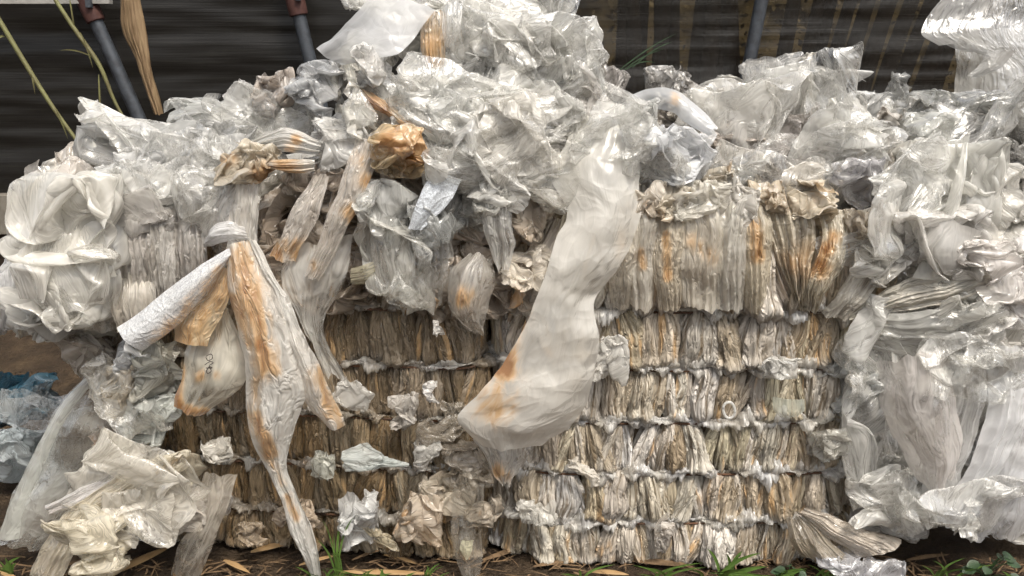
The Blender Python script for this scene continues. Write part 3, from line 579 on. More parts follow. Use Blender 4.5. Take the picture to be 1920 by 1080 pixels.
# upper left heap
for (x,y,rx,ry,Y,mt,ti,lb,kw) in [
  (195,305,72,38,.18,'smooth',(.78,.72,.65),'pinkish cream film on the far left top',dict(folds=8,soft=.2)),
  (300,280,130,56,.20,'smooth',(.74,.74,.73),'wide grey film spread over the left top',dict(folds=6,soft=.1,n=120,fine=.03)),
  (400,232,85,44,.28,'smooth',(.68,.68,.66),'grey glossy film on the left top ridge',dict(folds=6,soft=.1,n=110,fine=.03)),
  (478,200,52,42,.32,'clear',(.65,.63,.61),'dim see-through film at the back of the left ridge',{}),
  (590,172,60,52,.16,'clear',(.72,.73,.75),'bluish grey crinkled clump left of the tall heap',{}),
  (515,185,36,46,.22,'fibrous',(.62,.56,.51),'dull beige tuft beside the bluish clump',{}),
  (262,325,70,44,.06,'clear',(.87,.87,.87),'sparkling crinkled film on the upper left',dict(fine=.035)),
  (350,300,80,60,.08,'clear',(.70,.70,.69),'grey clear folds left of the cream bundle',dict(folds=7,soft=.1,n=110,fine=.03)),
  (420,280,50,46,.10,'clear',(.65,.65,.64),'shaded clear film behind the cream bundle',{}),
  (120,340,60,40,.02,'smooth',(.81,.76,.71),'folded see-through sheet corner on the far left',dict(folds=7,soft=.2)),
  (270,390,80,50,-.01,'clear',(.78,.75,.72),'clear cap of film over the left pleats',{}),
  (340,360,60,60,.0,'clear',(.72,.71,.70),'greyish clear fold right of the left pleats',dict(folds=7,soft=.1,n=100,fine=.03)),
  (142,440,104,116,-.06,'smooth',(.93,.91,.86),'big puffy cream bag bulging at the far left',dict(folds=5,soft=.12,n=120,fine=.022,puff=.4)),
  (140,540,98,66,-.09,'smooth',(.93,.91,.86),'lower fold of the big cream bag',dict(folds=5,soft=.12,n=100,fine=.022,puff=.4)),
  (100,585,98,52,-.03,'smooth',(.85,.84,.81),'sagging milky bag under the big cream one',dict(folds=5,soft=.12,n=100,fine=.022,puff=.4)),
  (28,560,45,65,.05,'milky',(.83,.83,.84),'whitish bag end at the left picture edge',dict(folds=8,soft=.2))]:
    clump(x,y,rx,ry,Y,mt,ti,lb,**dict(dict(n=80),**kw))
sheet([(70,345,.04),(18,415,-.02),(22,490,-.06),(50,560,-.08),(120,600,-.07)],[(190,330,.05),(228,400,-.02),(200,490,-.07),(222,560,-.08),(215,606,-.06)],'broad see-through skin of the big cream bag','veil',(.94,.92,.87),bulge=.09,pleat=(1.5,.012),nu=100,nv=80,wob=.016,rag=.06)
sheet([(40,505,-.08),(60,560,-.12),(110,590,-.13)],[(180,430,-.09),(232,520,-.12),(225,580,-.12)],'smooth lower lip of the big cream bag','smooth',(.93,.91,.86),bulge=.05,pleat=(1,.010),nu=80,nv=60,wob=.014,rag=.1)
sheet([(55,318,.06),(70,335,.05),(78,355,.04)],[(100,310,.06),(112,330,.05),(120,350,.04)],'clear bag corner with a stiff pale edge at the far left','glassy',(.76,.78,.76),pleat=(1,.003),wob=.003,rag=.02)
sheet([(30,590,-.04),(34,615,-.05),(40,636,-.05)],[(44,592,-.04),(45,615,-.05),(38,638,-.05)],'little cream tail dangling from the sagging bag','milky',CR,pleat=(2,.004))
for (x0,x1,y0,y1,Y,ti,lb) in [(192,245,385,560,-.02,(.70,.66,.62),'leftmost upright pleat beside the big cream bag'),
   (228,290,400,585,-.03,(.60,.56,.52),'greyish upright pleat second from the big cream bag'),
   (275,330,390,560,-.03,(.72,.69,.65),'pale upright pleat third from the big cream bag'),
   (315,385,380,540,-.02,(.68,.65,.62),'upright grey pleat nearest the knot'),
   (200,290,520,610,-.06,(.78,.73,.65),'creased cream film under the upright pleats')]:
    sheet([(x0,y0,Y),(x0+6,(y0+y1)/2,Y-.03),(x0+14,y1,Y-.02)],[(x1,y0,Y),(x1+4,(y0+y1)/2,Y-.03),(x1+8,y1,Y-.02)],lb,'fibrous',ti,pleat=(6,.016),bulge=.025,nv=70,rag=.3)
# left end of the left bale
for (x,y,rx,ry,Y,mt,ti,lb,kw) in [
  (175,665,52,44,.05,'smooth',(.81,.75,.68),'pinkish film tucked under the sagging bag',{}),
  (225,735,62,64,.0,'fibrous',(.72,.65,.54),'cream-beige wad at the left end of the bale',{}),
  (250,655,34,42,-.03,'milky',(.81,.83,.86),'bluish white folded scrap below the silver strip',{}),
  (290,690,44,60,-.02,'fibrous',(.58,.57,.51),'grey-green folds right of the bluish scrap',{}),
  (282,790,62,56,-.03,'milky',(.78,.80,.77),'pale grey-green crumple low on the left bale',{}),
  (215,836,44,36,.04,'dirty',(.46,.32,.23),'reddish-brown dirty wad beside the clear sheet',{}),
  (290,895,74,62,-.08,'milky',(.87,.81,.68),'cream crumple with ochre creases near the ground at left',dict(rust=.45)),
  (345,955,50,44,-.05,'milky',(.81,.76,.70),'pale film pushed against the foot of the left bale',{}),
  (178,1000,74,66,-.16,'milky',(.88,.82,.68),'bright cream puffy film at the lower left',dict(folds=9,soft=.16)),
  (240,960,46,50,-.12,'milky',(.87,.83,.76),'pale creased film beside the bright cream piece',{}),
  (410,845,40,22,-.03,'milky',(.81,.78,.72),'white tuft on the wire left of the long strip',{}),
  (395,945,36,28,-.03,'milky',(.81,.78,.75),'pale scrap on the bottom row at left',{})]:
    clump(x,y,rx,ry,Y,mt,ti,lb,**dict(dict(n=70),**kw))
sheet([(265,832,-.06),(200,880,-.10),(130,925,-.13),(84,948,-.15)],[(275,852,-.06),(225,905,-.10),(160,945,-.13),(100,968,-.15)],'greyish pleated tail reaching left towards the clear sheet','fibrous',(.78,.75,.73),pleat=(4,.01),bulge=.02)
sheet([(235,880,-.12),(140,950,-.16),(85,1010,-.18),(62,1080,-.18)],[(262,905,-.12),(185,965,-.16),(140,1030,-.18),(112,1090,-.18)],'cream tail curving down along the lower left','fibrous',(.86,.79,.65),pleat=(4,.01),bulge=0.013)
sheet([(385,885,-.05),(368,960,-.08),(335,1030,-.10),(322,1082,-.10)],[(448,890,-.05),(420,960,-.08),(402,1020,-.10),(372,1084,-.10)],'dull pinkish sheet trailing from the bale foot onto the soil','smooth',(.76,.70,.61),pleat=(3,.008),bulge=.02)
sheet([(165,702,.02),(110,762,.0),(62,850,-.02),(24,930,-.04),(-8,1010,-.05)],[(215,735,.02),(205,830,.0),(170,900,-.02),(130,960,-.05),(70,1034,-.06)],'large clear sheet slanting to the ground at far left','glassy',(.81,.81,.76),bulge=0.023,pleat=(2,.006),nu=90,nv=60)
sheet([(165,702,-.0),(112,762,-.02),(64,850,-.04),(26,930,-.06),(-6,1010,-.07)],[(180,712,.0),(132,770,-.02),(92,850,-.04),(60,930,-.06),(38,1010,-.07)],'pale doubled hem along the edge of the large clear sheet','smooth',(.76,.77,.72),pleat=(1,.002),wob=.004,rag=.02,bulge=.01)
clump(40,740,85,46,.75,'fibrous',(.02,.13,.21),'blue plastic sheet crumpled on the ground at far left',n=80,folds=9,soft=.14,name='blue_sheet')
clump(25,850,72,70,.42,'milky',(.72,.78,.80),'pale bluish white sheet under the blue one',n=80,folds=7,soft=.2)
# right bale, top edge and upper row
R_ = np.random.RandomState(5)
for i,(x,y,rx,ry,mt,ti,lb) in enumerate([
  (1200,375,42,34,'fibrous',(.78,.72,.63),'beige lump on the top row beside the milky sheet'),
  (1255,380,36,32,'fibrous',(.72,.66,.55),'beige crumple on the top row under the bright white sheet'),
  (1310,375,48,34,'milky',(.87,.84,.77),'pale crumple on the top row with cream folds'),
  (1390,385,26,48,'milky',(.89,.86,.81),'white upright tuft in the middle of the top row'),
  (1440,370,36,34,'fibrous',(.74,.65,.52),'tan lump right of the white upright tuft'),
  (1525,375,46,36,'fibrous',(.76,.68,.55),'brownish folds at the right part of the top row'),
  (1615,420,26,34,'milky',(.85,.78,.68),'cream knob at the corner of the top row'),
  (1655,410,26,40,'milky',(.87,.83,.76),'frayed white scrap at the corner beside the big bag'),
  (1235,330,40,28,'clear',(.72,.70,.65),'dim clear film at the edge under the bright white sheet'),
  (1400,320,34,34,'clear',(.87,.87,.86),'sparkling white frayed tip above the top row'),
  (1330,330,40,28,'fibrous',(.70,.64,.54),'beige frayed film above the top row')]):
    clump(x,y,rx,ry,-.085 if y>350 else .0,mt,ti,lb,n=70,rust=.45 if mt=='fibrous' else 0,fine=.035)
for (x0,x1,dx,ti,lb,sp) in [
  (1150,1200,-14,(.74,.68,.58),'beige pleated handful on the top row right beside the milky sheet',[(1165,430,1160,480,10,0.60)]),
  (1178,1238,-10,(.80,.76,.68),'pale pleated handful on the top row, second from the milky sheet',[(1200,470,1205,500,9,0.75)]),
  (1226,1285,-4,(.74,.66,.53),'brownish pleated handful on the top row, third from the milky sheet',[(1250,440,1252,520,9,0.90)]),
  (1268,1352,6,(.84,.79,.69),'broad cream pleated handful in the middle of the top row',[(1300,450,1330,480,18,0.52)]),
  (1340,1400,-6,(.80,.77,.70),'narrow pale handful hanging over the top wire, right of the broad cream one',[]),
  (1385,1440,4,(.72,.64,.50),'ochre pleated handful just left of the dirty fan',[(1415,420,1420,480,14,0.75)])]:
    sheet([(x0+10,352,-.01),(x0,410,-.085),(x0+dx*.5,490,-.09),(x0+dx+8,572,-.065)],[(x1-6,350,-.01),(x1+4,410,-.085),(x1+dx*.5,490,-.09),(x1+dx-6,578,-.065)],lb,'dirty' if ti[2]<.6 else 'fibrous',ti,bulge=.028,pleat=(3,.012),nu=70,nv=60,wob=.012,rag=.25,spots=sp)
sheet([(1425,350,-.02),(1440,430,-.06),(1470,520,-.07),(1492,575,-.06)],[(1510,350,-.02),(1530,430,-.07),(1520,520,-.08),(1512,580,-.06)],'dirty pleated fan gathered at the top wire','dirty',(.76,.69,.56),pleat=(7,.014),nv=70,bulge=.02,rust=.4)
sheet([(1520,380,-.02),(1535,440,-.07),(1515,520,-.08),(1500,580,-.06)],[(1600,420,-.02),(1585,480,-.08),(1560,530,-.09),(1530,585,-.06)],'pleated fan with a dark rust streak right of the dirty one','dirty',(.70,.64,.52),pleat=(6,.014),nv=70,bulge=.02,spots=[(1535,500,22,1.0),(1550,470,16,.9),(1565,445,14,.6)])
sheet([(1590,440,-.03),(1600,490,-.07),(1575,550,-.08),(1540,590,-.06)],[(1660,440,-.01),(1665,490,-.05),(1640,540,-.07),(1590,595,-.05)],'pale gathered folds curling round the bale corner','fibrous',(.81,.77,.69),pleat=(6,.014),nv=70,bulge=.02)
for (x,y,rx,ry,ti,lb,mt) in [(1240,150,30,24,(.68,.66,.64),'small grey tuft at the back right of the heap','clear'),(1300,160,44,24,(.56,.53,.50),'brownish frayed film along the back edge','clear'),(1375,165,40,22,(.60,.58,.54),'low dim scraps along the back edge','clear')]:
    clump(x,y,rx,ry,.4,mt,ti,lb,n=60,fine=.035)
for (x,y,rx,ry,Y,mt,ti,lb,kw) in [
  (1330,215,70,34,.22,'clear',(.64,.60,.54),'clear film behind the arched white strip',{}),
  (1380,265,60,50,.12,'fibrous',(.56,.50,.45),'dull brown-grey film right of the arched strip',{}),
  (1350,300,44,40,.06,'clear',(.70,.70,.70),'grey clear film between strip and top row',{}),
  (1455,170,58,60,.26,'clear',(.72,.71,.69),'tall grey peak of film with a frayed tip',dict(fine=.035,folds=7,n=110)),
  (1520,190,56,60,.24,'clear',(.74,.73,.71),'crinkled clear film right of the frayed peak',dict(fine=.035,folds=8,n=110)),
  (1508,135,18,34,.25,'fibrous',(.72,.69,.63),'frayed upright tip of the tall grey peak',dict(fine=.08)),
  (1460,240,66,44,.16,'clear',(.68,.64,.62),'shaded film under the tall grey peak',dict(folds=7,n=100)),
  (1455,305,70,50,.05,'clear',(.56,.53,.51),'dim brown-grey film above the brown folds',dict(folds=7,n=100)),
  (1590,215,50,42,.22,'clear',(.78,.78,.77),'rounded glossy film right of the peak',dict(folds=7,n=100)),
  (1655,215,46,32,.26,'clear',(.70,.69,.66),'grey cap of film near the back right',{}),
  (1575,250,48,60,.08,'smooth',(.83,.81,.76),'pleated pale film standing like petals',dict(folds=9,soft=.12)),
  (1540,300,50,40,.05,'smooth',(.72,.70,.66),'flat dull film left of the pale petals',{}),
  (1600,345,54,48,-.02,'clear',(.78,.77,.80),'lilac-grey crinkled clump over the bale corner',dict(fine=.035)),
  (1645,300,40,50,.08,'clear',(.66,.61,.55),'brownish clear film left of the big bag',{}),
  (1640,370,40,44,.02,'fibrous',(.72,.68,.61),'creased beige film by the bale corner',{}),
  (1735,265,58,50,.16,'smooth',(.81,.81,.78),'pale film rising behind the big white bag',{}),
  (1700,330,66,66,.06,'smooth',(.83,.81,.76),'cloudy film with an ochre fold left of the big bag',dict(spots=[(1715,370,16,.7)])),
  (1775,350,76,84,-.02,'smooth',(.89,.88,.84),'big white bag with a sharp bright ridge at right',dict(folds=7,soft=.12,n=90)),
  (1835,400,70,90,-.02,'milky',(.89,.87,.82),'wavy-edged white folds at the right of the big bag',dict(n=90)),
  (1760,450,96,66,-.08,'smooth',(.89,.87,.84),'broad white fold in front of the big bag',dict(folds=8,soft=.18,n=90)),
  (1700,480,66,48,-.08,'milky',(.87,.85,.81),'glossy white tangle right of the bale corner',dict(fine=.035)),
  (1850,500,80,60,-.10,'smooth',(.87,.83,.80),'pinkish white bulge at the right of the pile',dict(folds=8,soft=.18)),
  (1800,560,70,50,-.10,'clear',(.83,.82,.78),'shiny clear wrap under the pinkish bulge',{}),
  (1895,560,50,70,-.04,'smooth',(.81,.78,.76),'white film at the right picture edge',{}),
  (1870,640,66,56,-.10,'clear',(.85,.83,.80),'glossy loop of film right of the grey fan',dict(fine=.035))]:
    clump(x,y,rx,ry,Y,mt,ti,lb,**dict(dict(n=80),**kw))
sheet([(1806,268,-.06),(1790,330,-.10),(1760,420,-.12),(1710,520,-.12)],[(1814,270,-.06),(1806,340,-.10),(1790,430,-.12),(1760,520,-.12)],'thin bright ridge running down the big white bag','smooth',(.86,.85,.80),pleat=(1,.003),wob=.004,rag=.1)
sheet([(1595,585,-.06),(1680,530,-.10),(1760,508,-.12),(1845,486,-.12)],[(1600,594,-.06),(1690,582,-.10),(1770,570,-.12),(1850,552,-.12)],'grey-beige pleated fan pulled right from the bale corner','fibrous',(.87,.83,.74),pleat=(5,.010),nv=64,bulge=0.013)
sheet([(1605,592,-.05),(1700,586,-.10),(1790,580,-.13),(1885,555,-.13)],[(1612,645,-.05),(1700,670,-.10),(1780,674,-.13),(1868,645,-.13)],'grey see-through folded sheet below the pleated fan','smooth',(.81,.80,.75),pleat=(2,.010),nv=64,bulge=0.023)
# back right
sheet([(1770,-10,.32),(1738,40,.30),(1730,66,.28),(1760,84,.27)],[(1990,-20,.32),(1990,30,.30),(1990,70,.28),(1990,100,.27)],'pointed grey-white sheet at the upper right corner','smooth',(.66,.65,.63),pleat=(1,.003),bulge=.03,rag=.03,wob=.006,nu=70,nv=70)
sheet([(1745,70,.30),(1795,92,.28),(1846,108,.26),(1852,130,.25)],[(1990,60,.30),(1990,110,.28),(1990,160,.26),(1990,200,.25)],'lower fold of the grey-white sheet at the upper right edge','smooth',(.68,.67,.65),pleat=(1,.004),bulge=.03,rag=.08,wob=.007,nu=70,nv=70)
sheet([(1846,96,.22),(1836,120,.22),(1812,142,.22)],[(1900,96,.22),(1874,128,.22),(1828,144,.22)],'small dangling corner of the grey-white sheet','smooth',(.72,.71,.69),pleat=(1,.004),bulge=.01,rag=.05,wob=.006,nu=30,nv=30)
sheet([(1788,80,.5),(1789,160,.5),(1795,250,.48)],[(1980,60,.5),(1985,160,.5),(1985,300,.48)],'dim grey sheet behind the pointed one','smooth',(.66,.65,.62),pleat=(2,.01),bulge=0.013)
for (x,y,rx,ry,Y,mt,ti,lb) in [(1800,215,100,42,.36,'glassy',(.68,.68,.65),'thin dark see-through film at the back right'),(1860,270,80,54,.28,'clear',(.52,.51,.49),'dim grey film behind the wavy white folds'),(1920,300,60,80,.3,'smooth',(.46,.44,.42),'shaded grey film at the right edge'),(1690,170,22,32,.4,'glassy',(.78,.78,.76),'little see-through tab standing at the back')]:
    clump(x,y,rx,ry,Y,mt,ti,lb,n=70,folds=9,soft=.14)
# lower right white bags
for (L,R,lb,mt,ti,kw) in [
  ([(1642,670,-.08),(1650,760,-.11),(1680,830,-.13),(1720,900,-.13)],[(1780,650,-.10),(1790,760,-.14),(1800,830,-.15),(1790,905,-.15)],'broad cloudy pinkish sheet right of the bale','smooth',(.83,.78,.75),dict(bulge=.07,pleat=(1.5,.014))),
  ([(1780,660,-0.11),(1770,760,-0.13),(1745,860,-0.14),(1720,960,-0.14)],[(1850,650,-0.11),(1850,740,-0.13),(1815,850,-0.14),(1790,960,-0.14)],'white sheet hanging left of the diagonal ones','smooth',(.87,.86,.85),dict(bulge=0.018,pleat=(1.5,.014))),
  ([(1850,660,-0.11),(1850,760,-0.14),(1810,880,-0.16),(1740,985,-0.16)],[(1960,640,-0.11),(1930,760,-0.14),(1880,880,-0.16),(1815,985,-0.16)],'long smooth white sheet slanting down to the left','sheetfilm',(.89,.89,.90),dict(bulge=0.018,pleat=(2,.014))),
  ([(1900,720,-0.12),(1880,830,-0.15),(1845,920,-0.16),(1820,1000,-0.16)],[(1990,720,-0.12),(1980,830,-0.15),(1960,930,-0.16),(1930,1010,-0.16)],'white creased sheet at the lower right edge','smooth',(.87,.87,.89),dict(bulge=0.018,pleat=(2,.014))),
  ([(1640,720,-.01),(1640,780,-.03),(1650,850,-.04)],[(1700,690,-.01),(1690,780,-.05),(1700,850,-.06)],'clear veil against the bale end','clear',(.76,.74,.71),dict(bulge=0.013,pleat=(2,.014))),
  ([(1690,830,-.10),(1720,880,-.12),(1760,920,-.12)],[(1780,750,-.10),(1800,830,-.13),(1790,900,-.12)],'curled white lip of a bag in front of the pinkish sheet','smooth',(.89,.86,.82),dict(bulge=0.018,pleat=(1,.005)))]:
    sheet(L,R,lb,mt,ti,nu=90,nv=70,wob=.009,rag=.3,**kw)
for (x,y,rx,ry,Y,mt,ti,lb,kw) in [
  (1650,925,66,58,-.08,'clear',(.87,.86,.83),'shiny clear crumple at the right foot of the bale',dict(fine=.035)),
  (1725,950,42,50,-.08,'clear',(.85,.85,.83),'clear folded bag end near the ground at right',{}),
  (1815,955,50,44,-.1,'milky',(.87,.87,.89),'white gathered bag mouth above the leafy plant',{}),
  (1890,930,56,76,-.08,'milky',(.85,.86,.89),'white crumpled bag at the lower right edge',{}),
  (1640,690,44,50,-.02,'clear',(.78,.76,.73),'clear film bunched against the bale end',{}),
  (1640,790,36,60,-.03,'clear',(.74,.73,.70),'grey clear folds down the bale end',{}),
  (1690,780,60,100,.06,'smooth',(.72,.69,.65),'shaded film deep behind the pinkish sheet',{}),
  (1840,800,110,150,.12,'milky',(.81,.80,.80),'white film packed behind the hanging sheets',dict(n=80)),
  (1800,500,150,120,.2,'milky',(.72,.70,.66),'pale film packed inside the right-hand pile',dict(n=80)),
  (1560,830,40,40,-.06,'clear',(.76,.74,.68),'glossy wad on the fourth row at the bale end',{}),
  (1600,720,44,60,-.05,'clear',(.74,.75,.74),'bluish grey wad at the right end of the wire rows',{})]:
    clump(x,y,rx,ry,Y,mt,ti,lb,**dict(dict(n=80),**kw))
for (x,y,rx,ry,Y,mt,ti,lb,kw) in [
  (1700,700,70,46,-.03,'smooth',(.84,.82,.78),'cloudy film bunched under the grey folded sheet',dict(folds=8)),
  (1790,680,60,40,-.06,'smooth',(.86,.84,.81),'creased white film above the hanging sheets',dict(folds=8)),
  (1690,860,60,60,-.02,'smooth',(.80,.78,.74),'see-through film beside the shiny crumple at the bale foot',dict(folds=8)),
  (1880,740,70,70,-.03,'smooth',(.86,.85,.84),'white billow near the right edge under the glossy loop',dict(folds=8))]:
    clump(x,y,rx,ry,Y,mt,ti,lb,**dict(dict(n=90,soft=.1,fine=.03),**kw))
sheet([(1474,968,-.06),(1478,1010,-.09),(1500,1046,-.10)],[(1502,964,-.06),(1548,1008,-.10),(1600,1048,-.12)],'dirty gathered film spreading down from the lowest wire','dirty',(.56,.49,.39),pleat=(4,.012),nu=60,nv=60,bulge=.02,rag=.15)
sheet([(1490,962,-.06),(1545,1004,-.10),(1612,1046,-.13)],[(1510,950,-.06),(1600,982,-.10),(1692,1014,-.13)],'dirty flared foot of gathered film at the right corner','dirty',(.66,.58,.49),pleat=(5,.012),nu=70,nv=60,bulge=.03,rag=.12)
clump(1610,1058,76,20,-.13,'glassy',(.81,.81,.85),'lilac clear scrap lying on the soil at the right corner',n=70,folds=8)
# small scraps on the bale fronts
for (x,y,rx,ry,mt,ti,lb,kw) in [
  (662,740,34,26,'smooth',(.87,.85,.81),'curled white scrap right of the rusty flap',dict(folds=6,soft=.2,rot=-35)),
  (757,772,26,36,'milky',(.81,.77,.72),'white crumpled tuft on the dark left bale',{}),
  (806,735,13,20,'milky',(.92,.90,.88),'small bright white wisp on the dark left bale',{}),
  (822,615,10,14,'milky',(.92,.90,.88),'tiny white fleck near the top wire of the left bale',{}),
  (700,856,56,16,'milky',(.72,.76,.74),'bluish grey twist lying along the wire',dict(rot=8)),
  (800,855,24,28,'clear',(.78,.76,.72),'greyish tuft on the wire under the dark rows',{}),
  (605,875,22,26,'clear',(.72,.72,.65),'clear scrap hanging by the grass blade',{}),
  (672,978,36,52,'milky',(.87,.87,.86),'white crumpled wad low on the left bale',{}),
  (700,995,10,50,'fibrous',(.70,.62,.46),'narrow tan strip leaning on the white wad',dict(rot=48)),
  (782,972,46,50,'milky',(.74,.64,.52),'rust-spotted torn wad at the bottom between the bales',dict(rust=.6,fine=.035)),
  (835,930,46,40,'fibrous',(.62,.55,.45),'brown tangled wad between the two bales',{}),
  (880,905,44,36,'clear',(.64,.57,.47),'tan tangled wad above the hanging clear strip',{}),
  (905,960,36,32,'fibrous',(.58,.51,.42),'looped brown film above the dark gap',{}),
  (830,800,46,40,'clear',(.56,.50,.42),'dark brown wad left of the milky sheet',{}),
  (870,860,40,30,'clear',(.60,.53,.44),'brown ropey wad below the milky sheet',{}),
  (1095,886,28,26,'smooth',(.87,.83,.76),'milky pouch stuck on the wire right of the torn scrap',dict(folds=6,soft=.2)),
  (1142,670,34,42,'milky',(.89,.87,.83),'ragged white scrap right of the milky sheet',dict(fine=.07)),
  (1462,688,44,20,'clear',(.87,.86,.83),'clear shiny scrap on the second wire',{}),
  (1008,962,36,22,'milky',(.85,.83,.78),'white puff on the lowest wire',{}),
  (560,965,40,26,'dirty',(.52,.42,.32),'brownish wad on the bottom row by the long strip',{}),
  (470,1000,26,20,'dirty',(.50,.40,.29),'brown bulb of film at the foot of the left bale',dict(folds=7,soft=.2)),
  (1245,1010,16,34,'milky',(.83,.78,.72),'pale torn flap on the bottom row',{})]:
    clump(x,y,rx,ry,-.085 if ti[0]>.7 else -.06,mt,ti,lb,**dict(dict(n=64,ry3=.5,folds=9,fine=.03),**kw))
hs = sheet([(852,905,-.07),(846,980,-.09),(852,1030,-.10),(866,1086,-.10)],[(906,900,-.07),(906,980,-.09),(905,1030,-.10),(898,1086,-.10)],'clear strip hanging over the dark gap with a cream patch on it','glassy',(.78,.76,.70),pleat=(2,.006),bulge=.02,spots=[(902,960,10,.5)])
pt = sheet([(866,1012,-.125),(862,1030,-.127),(872,1048,-.127)],[(888,1012,-.125),(884,1036,-.127),(876,1050,-.127)],None,'milky',(.87,.84,.63),name='cream_patch',pleat=(1,.001),wob=.002,rag=.05,bulge=.004,nu=20,nv=14)
pt.parent = hs; pt.location = pt.location - hs.location
sheet([(1449,744,-.075),(1450,768,-.078),(1462,782,-.078)],[(1509,748,-.075),(1508,770,-.078),(1496,780,-.078)],'stiff pale greenish cut piece stuck on the right bale','smooth',(.76,.81,.72),pleat=(1,.001),wob=.002,rag=.03,bulge=.012)
a = np.linspace(0, 2*math.pi, 30)[:-1]
V, Q = tube([at(1367+11*math.cos(q)*(1+.1*math.sin(2*q)), 769+15*math.sin(q), -.085) for q in np.linspace(0, 2*math.pi, 26)], .004, 10, 60)
put('plastic_ring', V, Q, 'small white plastic ring caught in the right bale', 'ring', 'milky', None, np.zeros((len(V), 2)), (.89,.89,.87))
# packing film under the loose pieces: the same dull crumples, told apart by nothing
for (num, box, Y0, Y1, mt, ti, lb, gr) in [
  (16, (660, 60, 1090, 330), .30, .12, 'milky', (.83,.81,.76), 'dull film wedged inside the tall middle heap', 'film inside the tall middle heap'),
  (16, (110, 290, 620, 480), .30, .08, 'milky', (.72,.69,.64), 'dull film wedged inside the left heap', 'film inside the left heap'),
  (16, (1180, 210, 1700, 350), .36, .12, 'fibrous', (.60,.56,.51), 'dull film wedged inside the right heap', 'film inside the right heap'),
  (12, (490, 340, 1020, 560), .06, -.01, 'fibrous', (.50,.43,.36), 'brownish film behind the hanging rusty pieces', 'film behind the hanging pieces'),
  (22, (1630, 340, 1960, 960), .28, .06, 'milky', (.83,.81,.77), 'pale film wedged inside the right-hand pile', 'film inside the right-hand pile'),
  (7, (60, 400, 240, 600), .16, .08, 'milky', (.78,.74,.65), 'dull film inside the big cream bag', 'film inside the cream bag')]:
    x0, y0, x1, y1 = box; nc = max(2, int(round((num*(x1-x0)/(y1-y0))**.5))); nr = max(1, int(math.ceil(num/nc)))
    for i in range(nr):
        for j in range(nc):
            x = x0+(x1-x0)*(j+.5+R_.uniform(-.3,.3))/nc; y = y0+(y1-y0)*(i+.5+R_.uniform(-.3,.3))/nr
            f = (y-y0)/(y1-y0)
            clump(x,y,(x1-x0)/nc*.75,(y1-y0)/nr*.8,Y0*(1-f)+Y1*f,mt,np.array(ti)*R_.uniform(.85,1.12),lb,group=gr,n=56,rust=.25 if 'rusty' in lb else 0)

for (x,y,rx,ry,Y,mt,ti,lb,rot) in [
  (300,282,150,56,.10,'veil',WH,'thin clear veil over the left top',-14),
  (330,330,120,80,.02,'veil',WH,'clear veil left of the cream bundle, draped over the grey folds',-15),
  (240,380,90,70,-.05,'veil',WH,'glossy veil above the leftmost pleats',20),
  (490,215,100,44,.20,'veil',WH,'thin veil along the left ridge towards the tall heap',-12),
  (400,400,60,90,-.06,'veil',WH,'clear veil hanging left of the knot',0),
  (940,90,130,80,.05,'veil',WH,'large clear veil over the upper part of the tall heap',-10),
  (1040,150,90,110,.02,'veil',WH,'clear veil down the right side of the tall heap',15),
  (850,210,120,80,-.08,'veil',WH,'clear veil across the middle of the tall heap',-20),
  (990,290,90,110,-.12,'veil',(.93,.90,.85),'clear veil in front of the lower tall heap',10),
  (880,330,80,80,-.15,'veil',WH,'clear veil right of the silvery-blue piece',30),
  (740,480,70,110,-.13,'veil',(.88,.87,.82),'long clear veil over the grey hanging bag',0),
  (1190,255,110,70,-.10,'veil',WH,'clear veil over the bright white crumpled sheet',-15),
  (1400,220,130,70,.10,'veil',(.90,.88,.84),'clear veil over the middle of the right heap',10),
  (1500,200,90,100,.14,'veil',WH,'clear veil round the tall grey peak',0),
  (1580,300,90,90,-.02,'veil',WH,'clear veil over the pale petals',-20),
  (1430,330,110,50,-.03,'veil',(.90,.86,.80),'clear veil along the edge above the top row',0),
  (1690,400,110,110,-.12,'veil',WH,'clear veil between bale corner and big bag',20),
  (1640,640,60,90,-.08,'veil',WH,'clear veil over the bluish wad at the bale end',0),
  (1640,820,60,130,-.08,'veil',WH,'long clear veil down the bale end',5),
  (235,740,60,80,-.06,'veil',(.92,.90,.85),'clear veil over the left end of the left bale',10),
  (1830,690,110,60,-.16,'veil',WH,'clear veil along the top of the hanging white sheets',-8),
  (1800,960,110,60,-.19,'veil',WH,'clear gathered veil round the foot of the hanging white sheets',10),
  (1880,230,110,80,.22,'veil',(.80,.79,.77),'dusky veil under the grey-white sheet at the upper right',0),
  (70,770,70,50,.40,'veil',(.80,.84,.86),'thin clear veil lying over the blue sheet',15),
  (250,920,110,90,-.15,'veil',(.94,.90,.82),'thin veil over the cream pieces at the lower left',-25)]:
    clump(x,y,rx,ry,Y,mt,ti,lb,n=120,folds=5,soft=.05,fine=.024,area=1.55,ry3=.35,ctilt=.3,rot=rot,puff=.3)
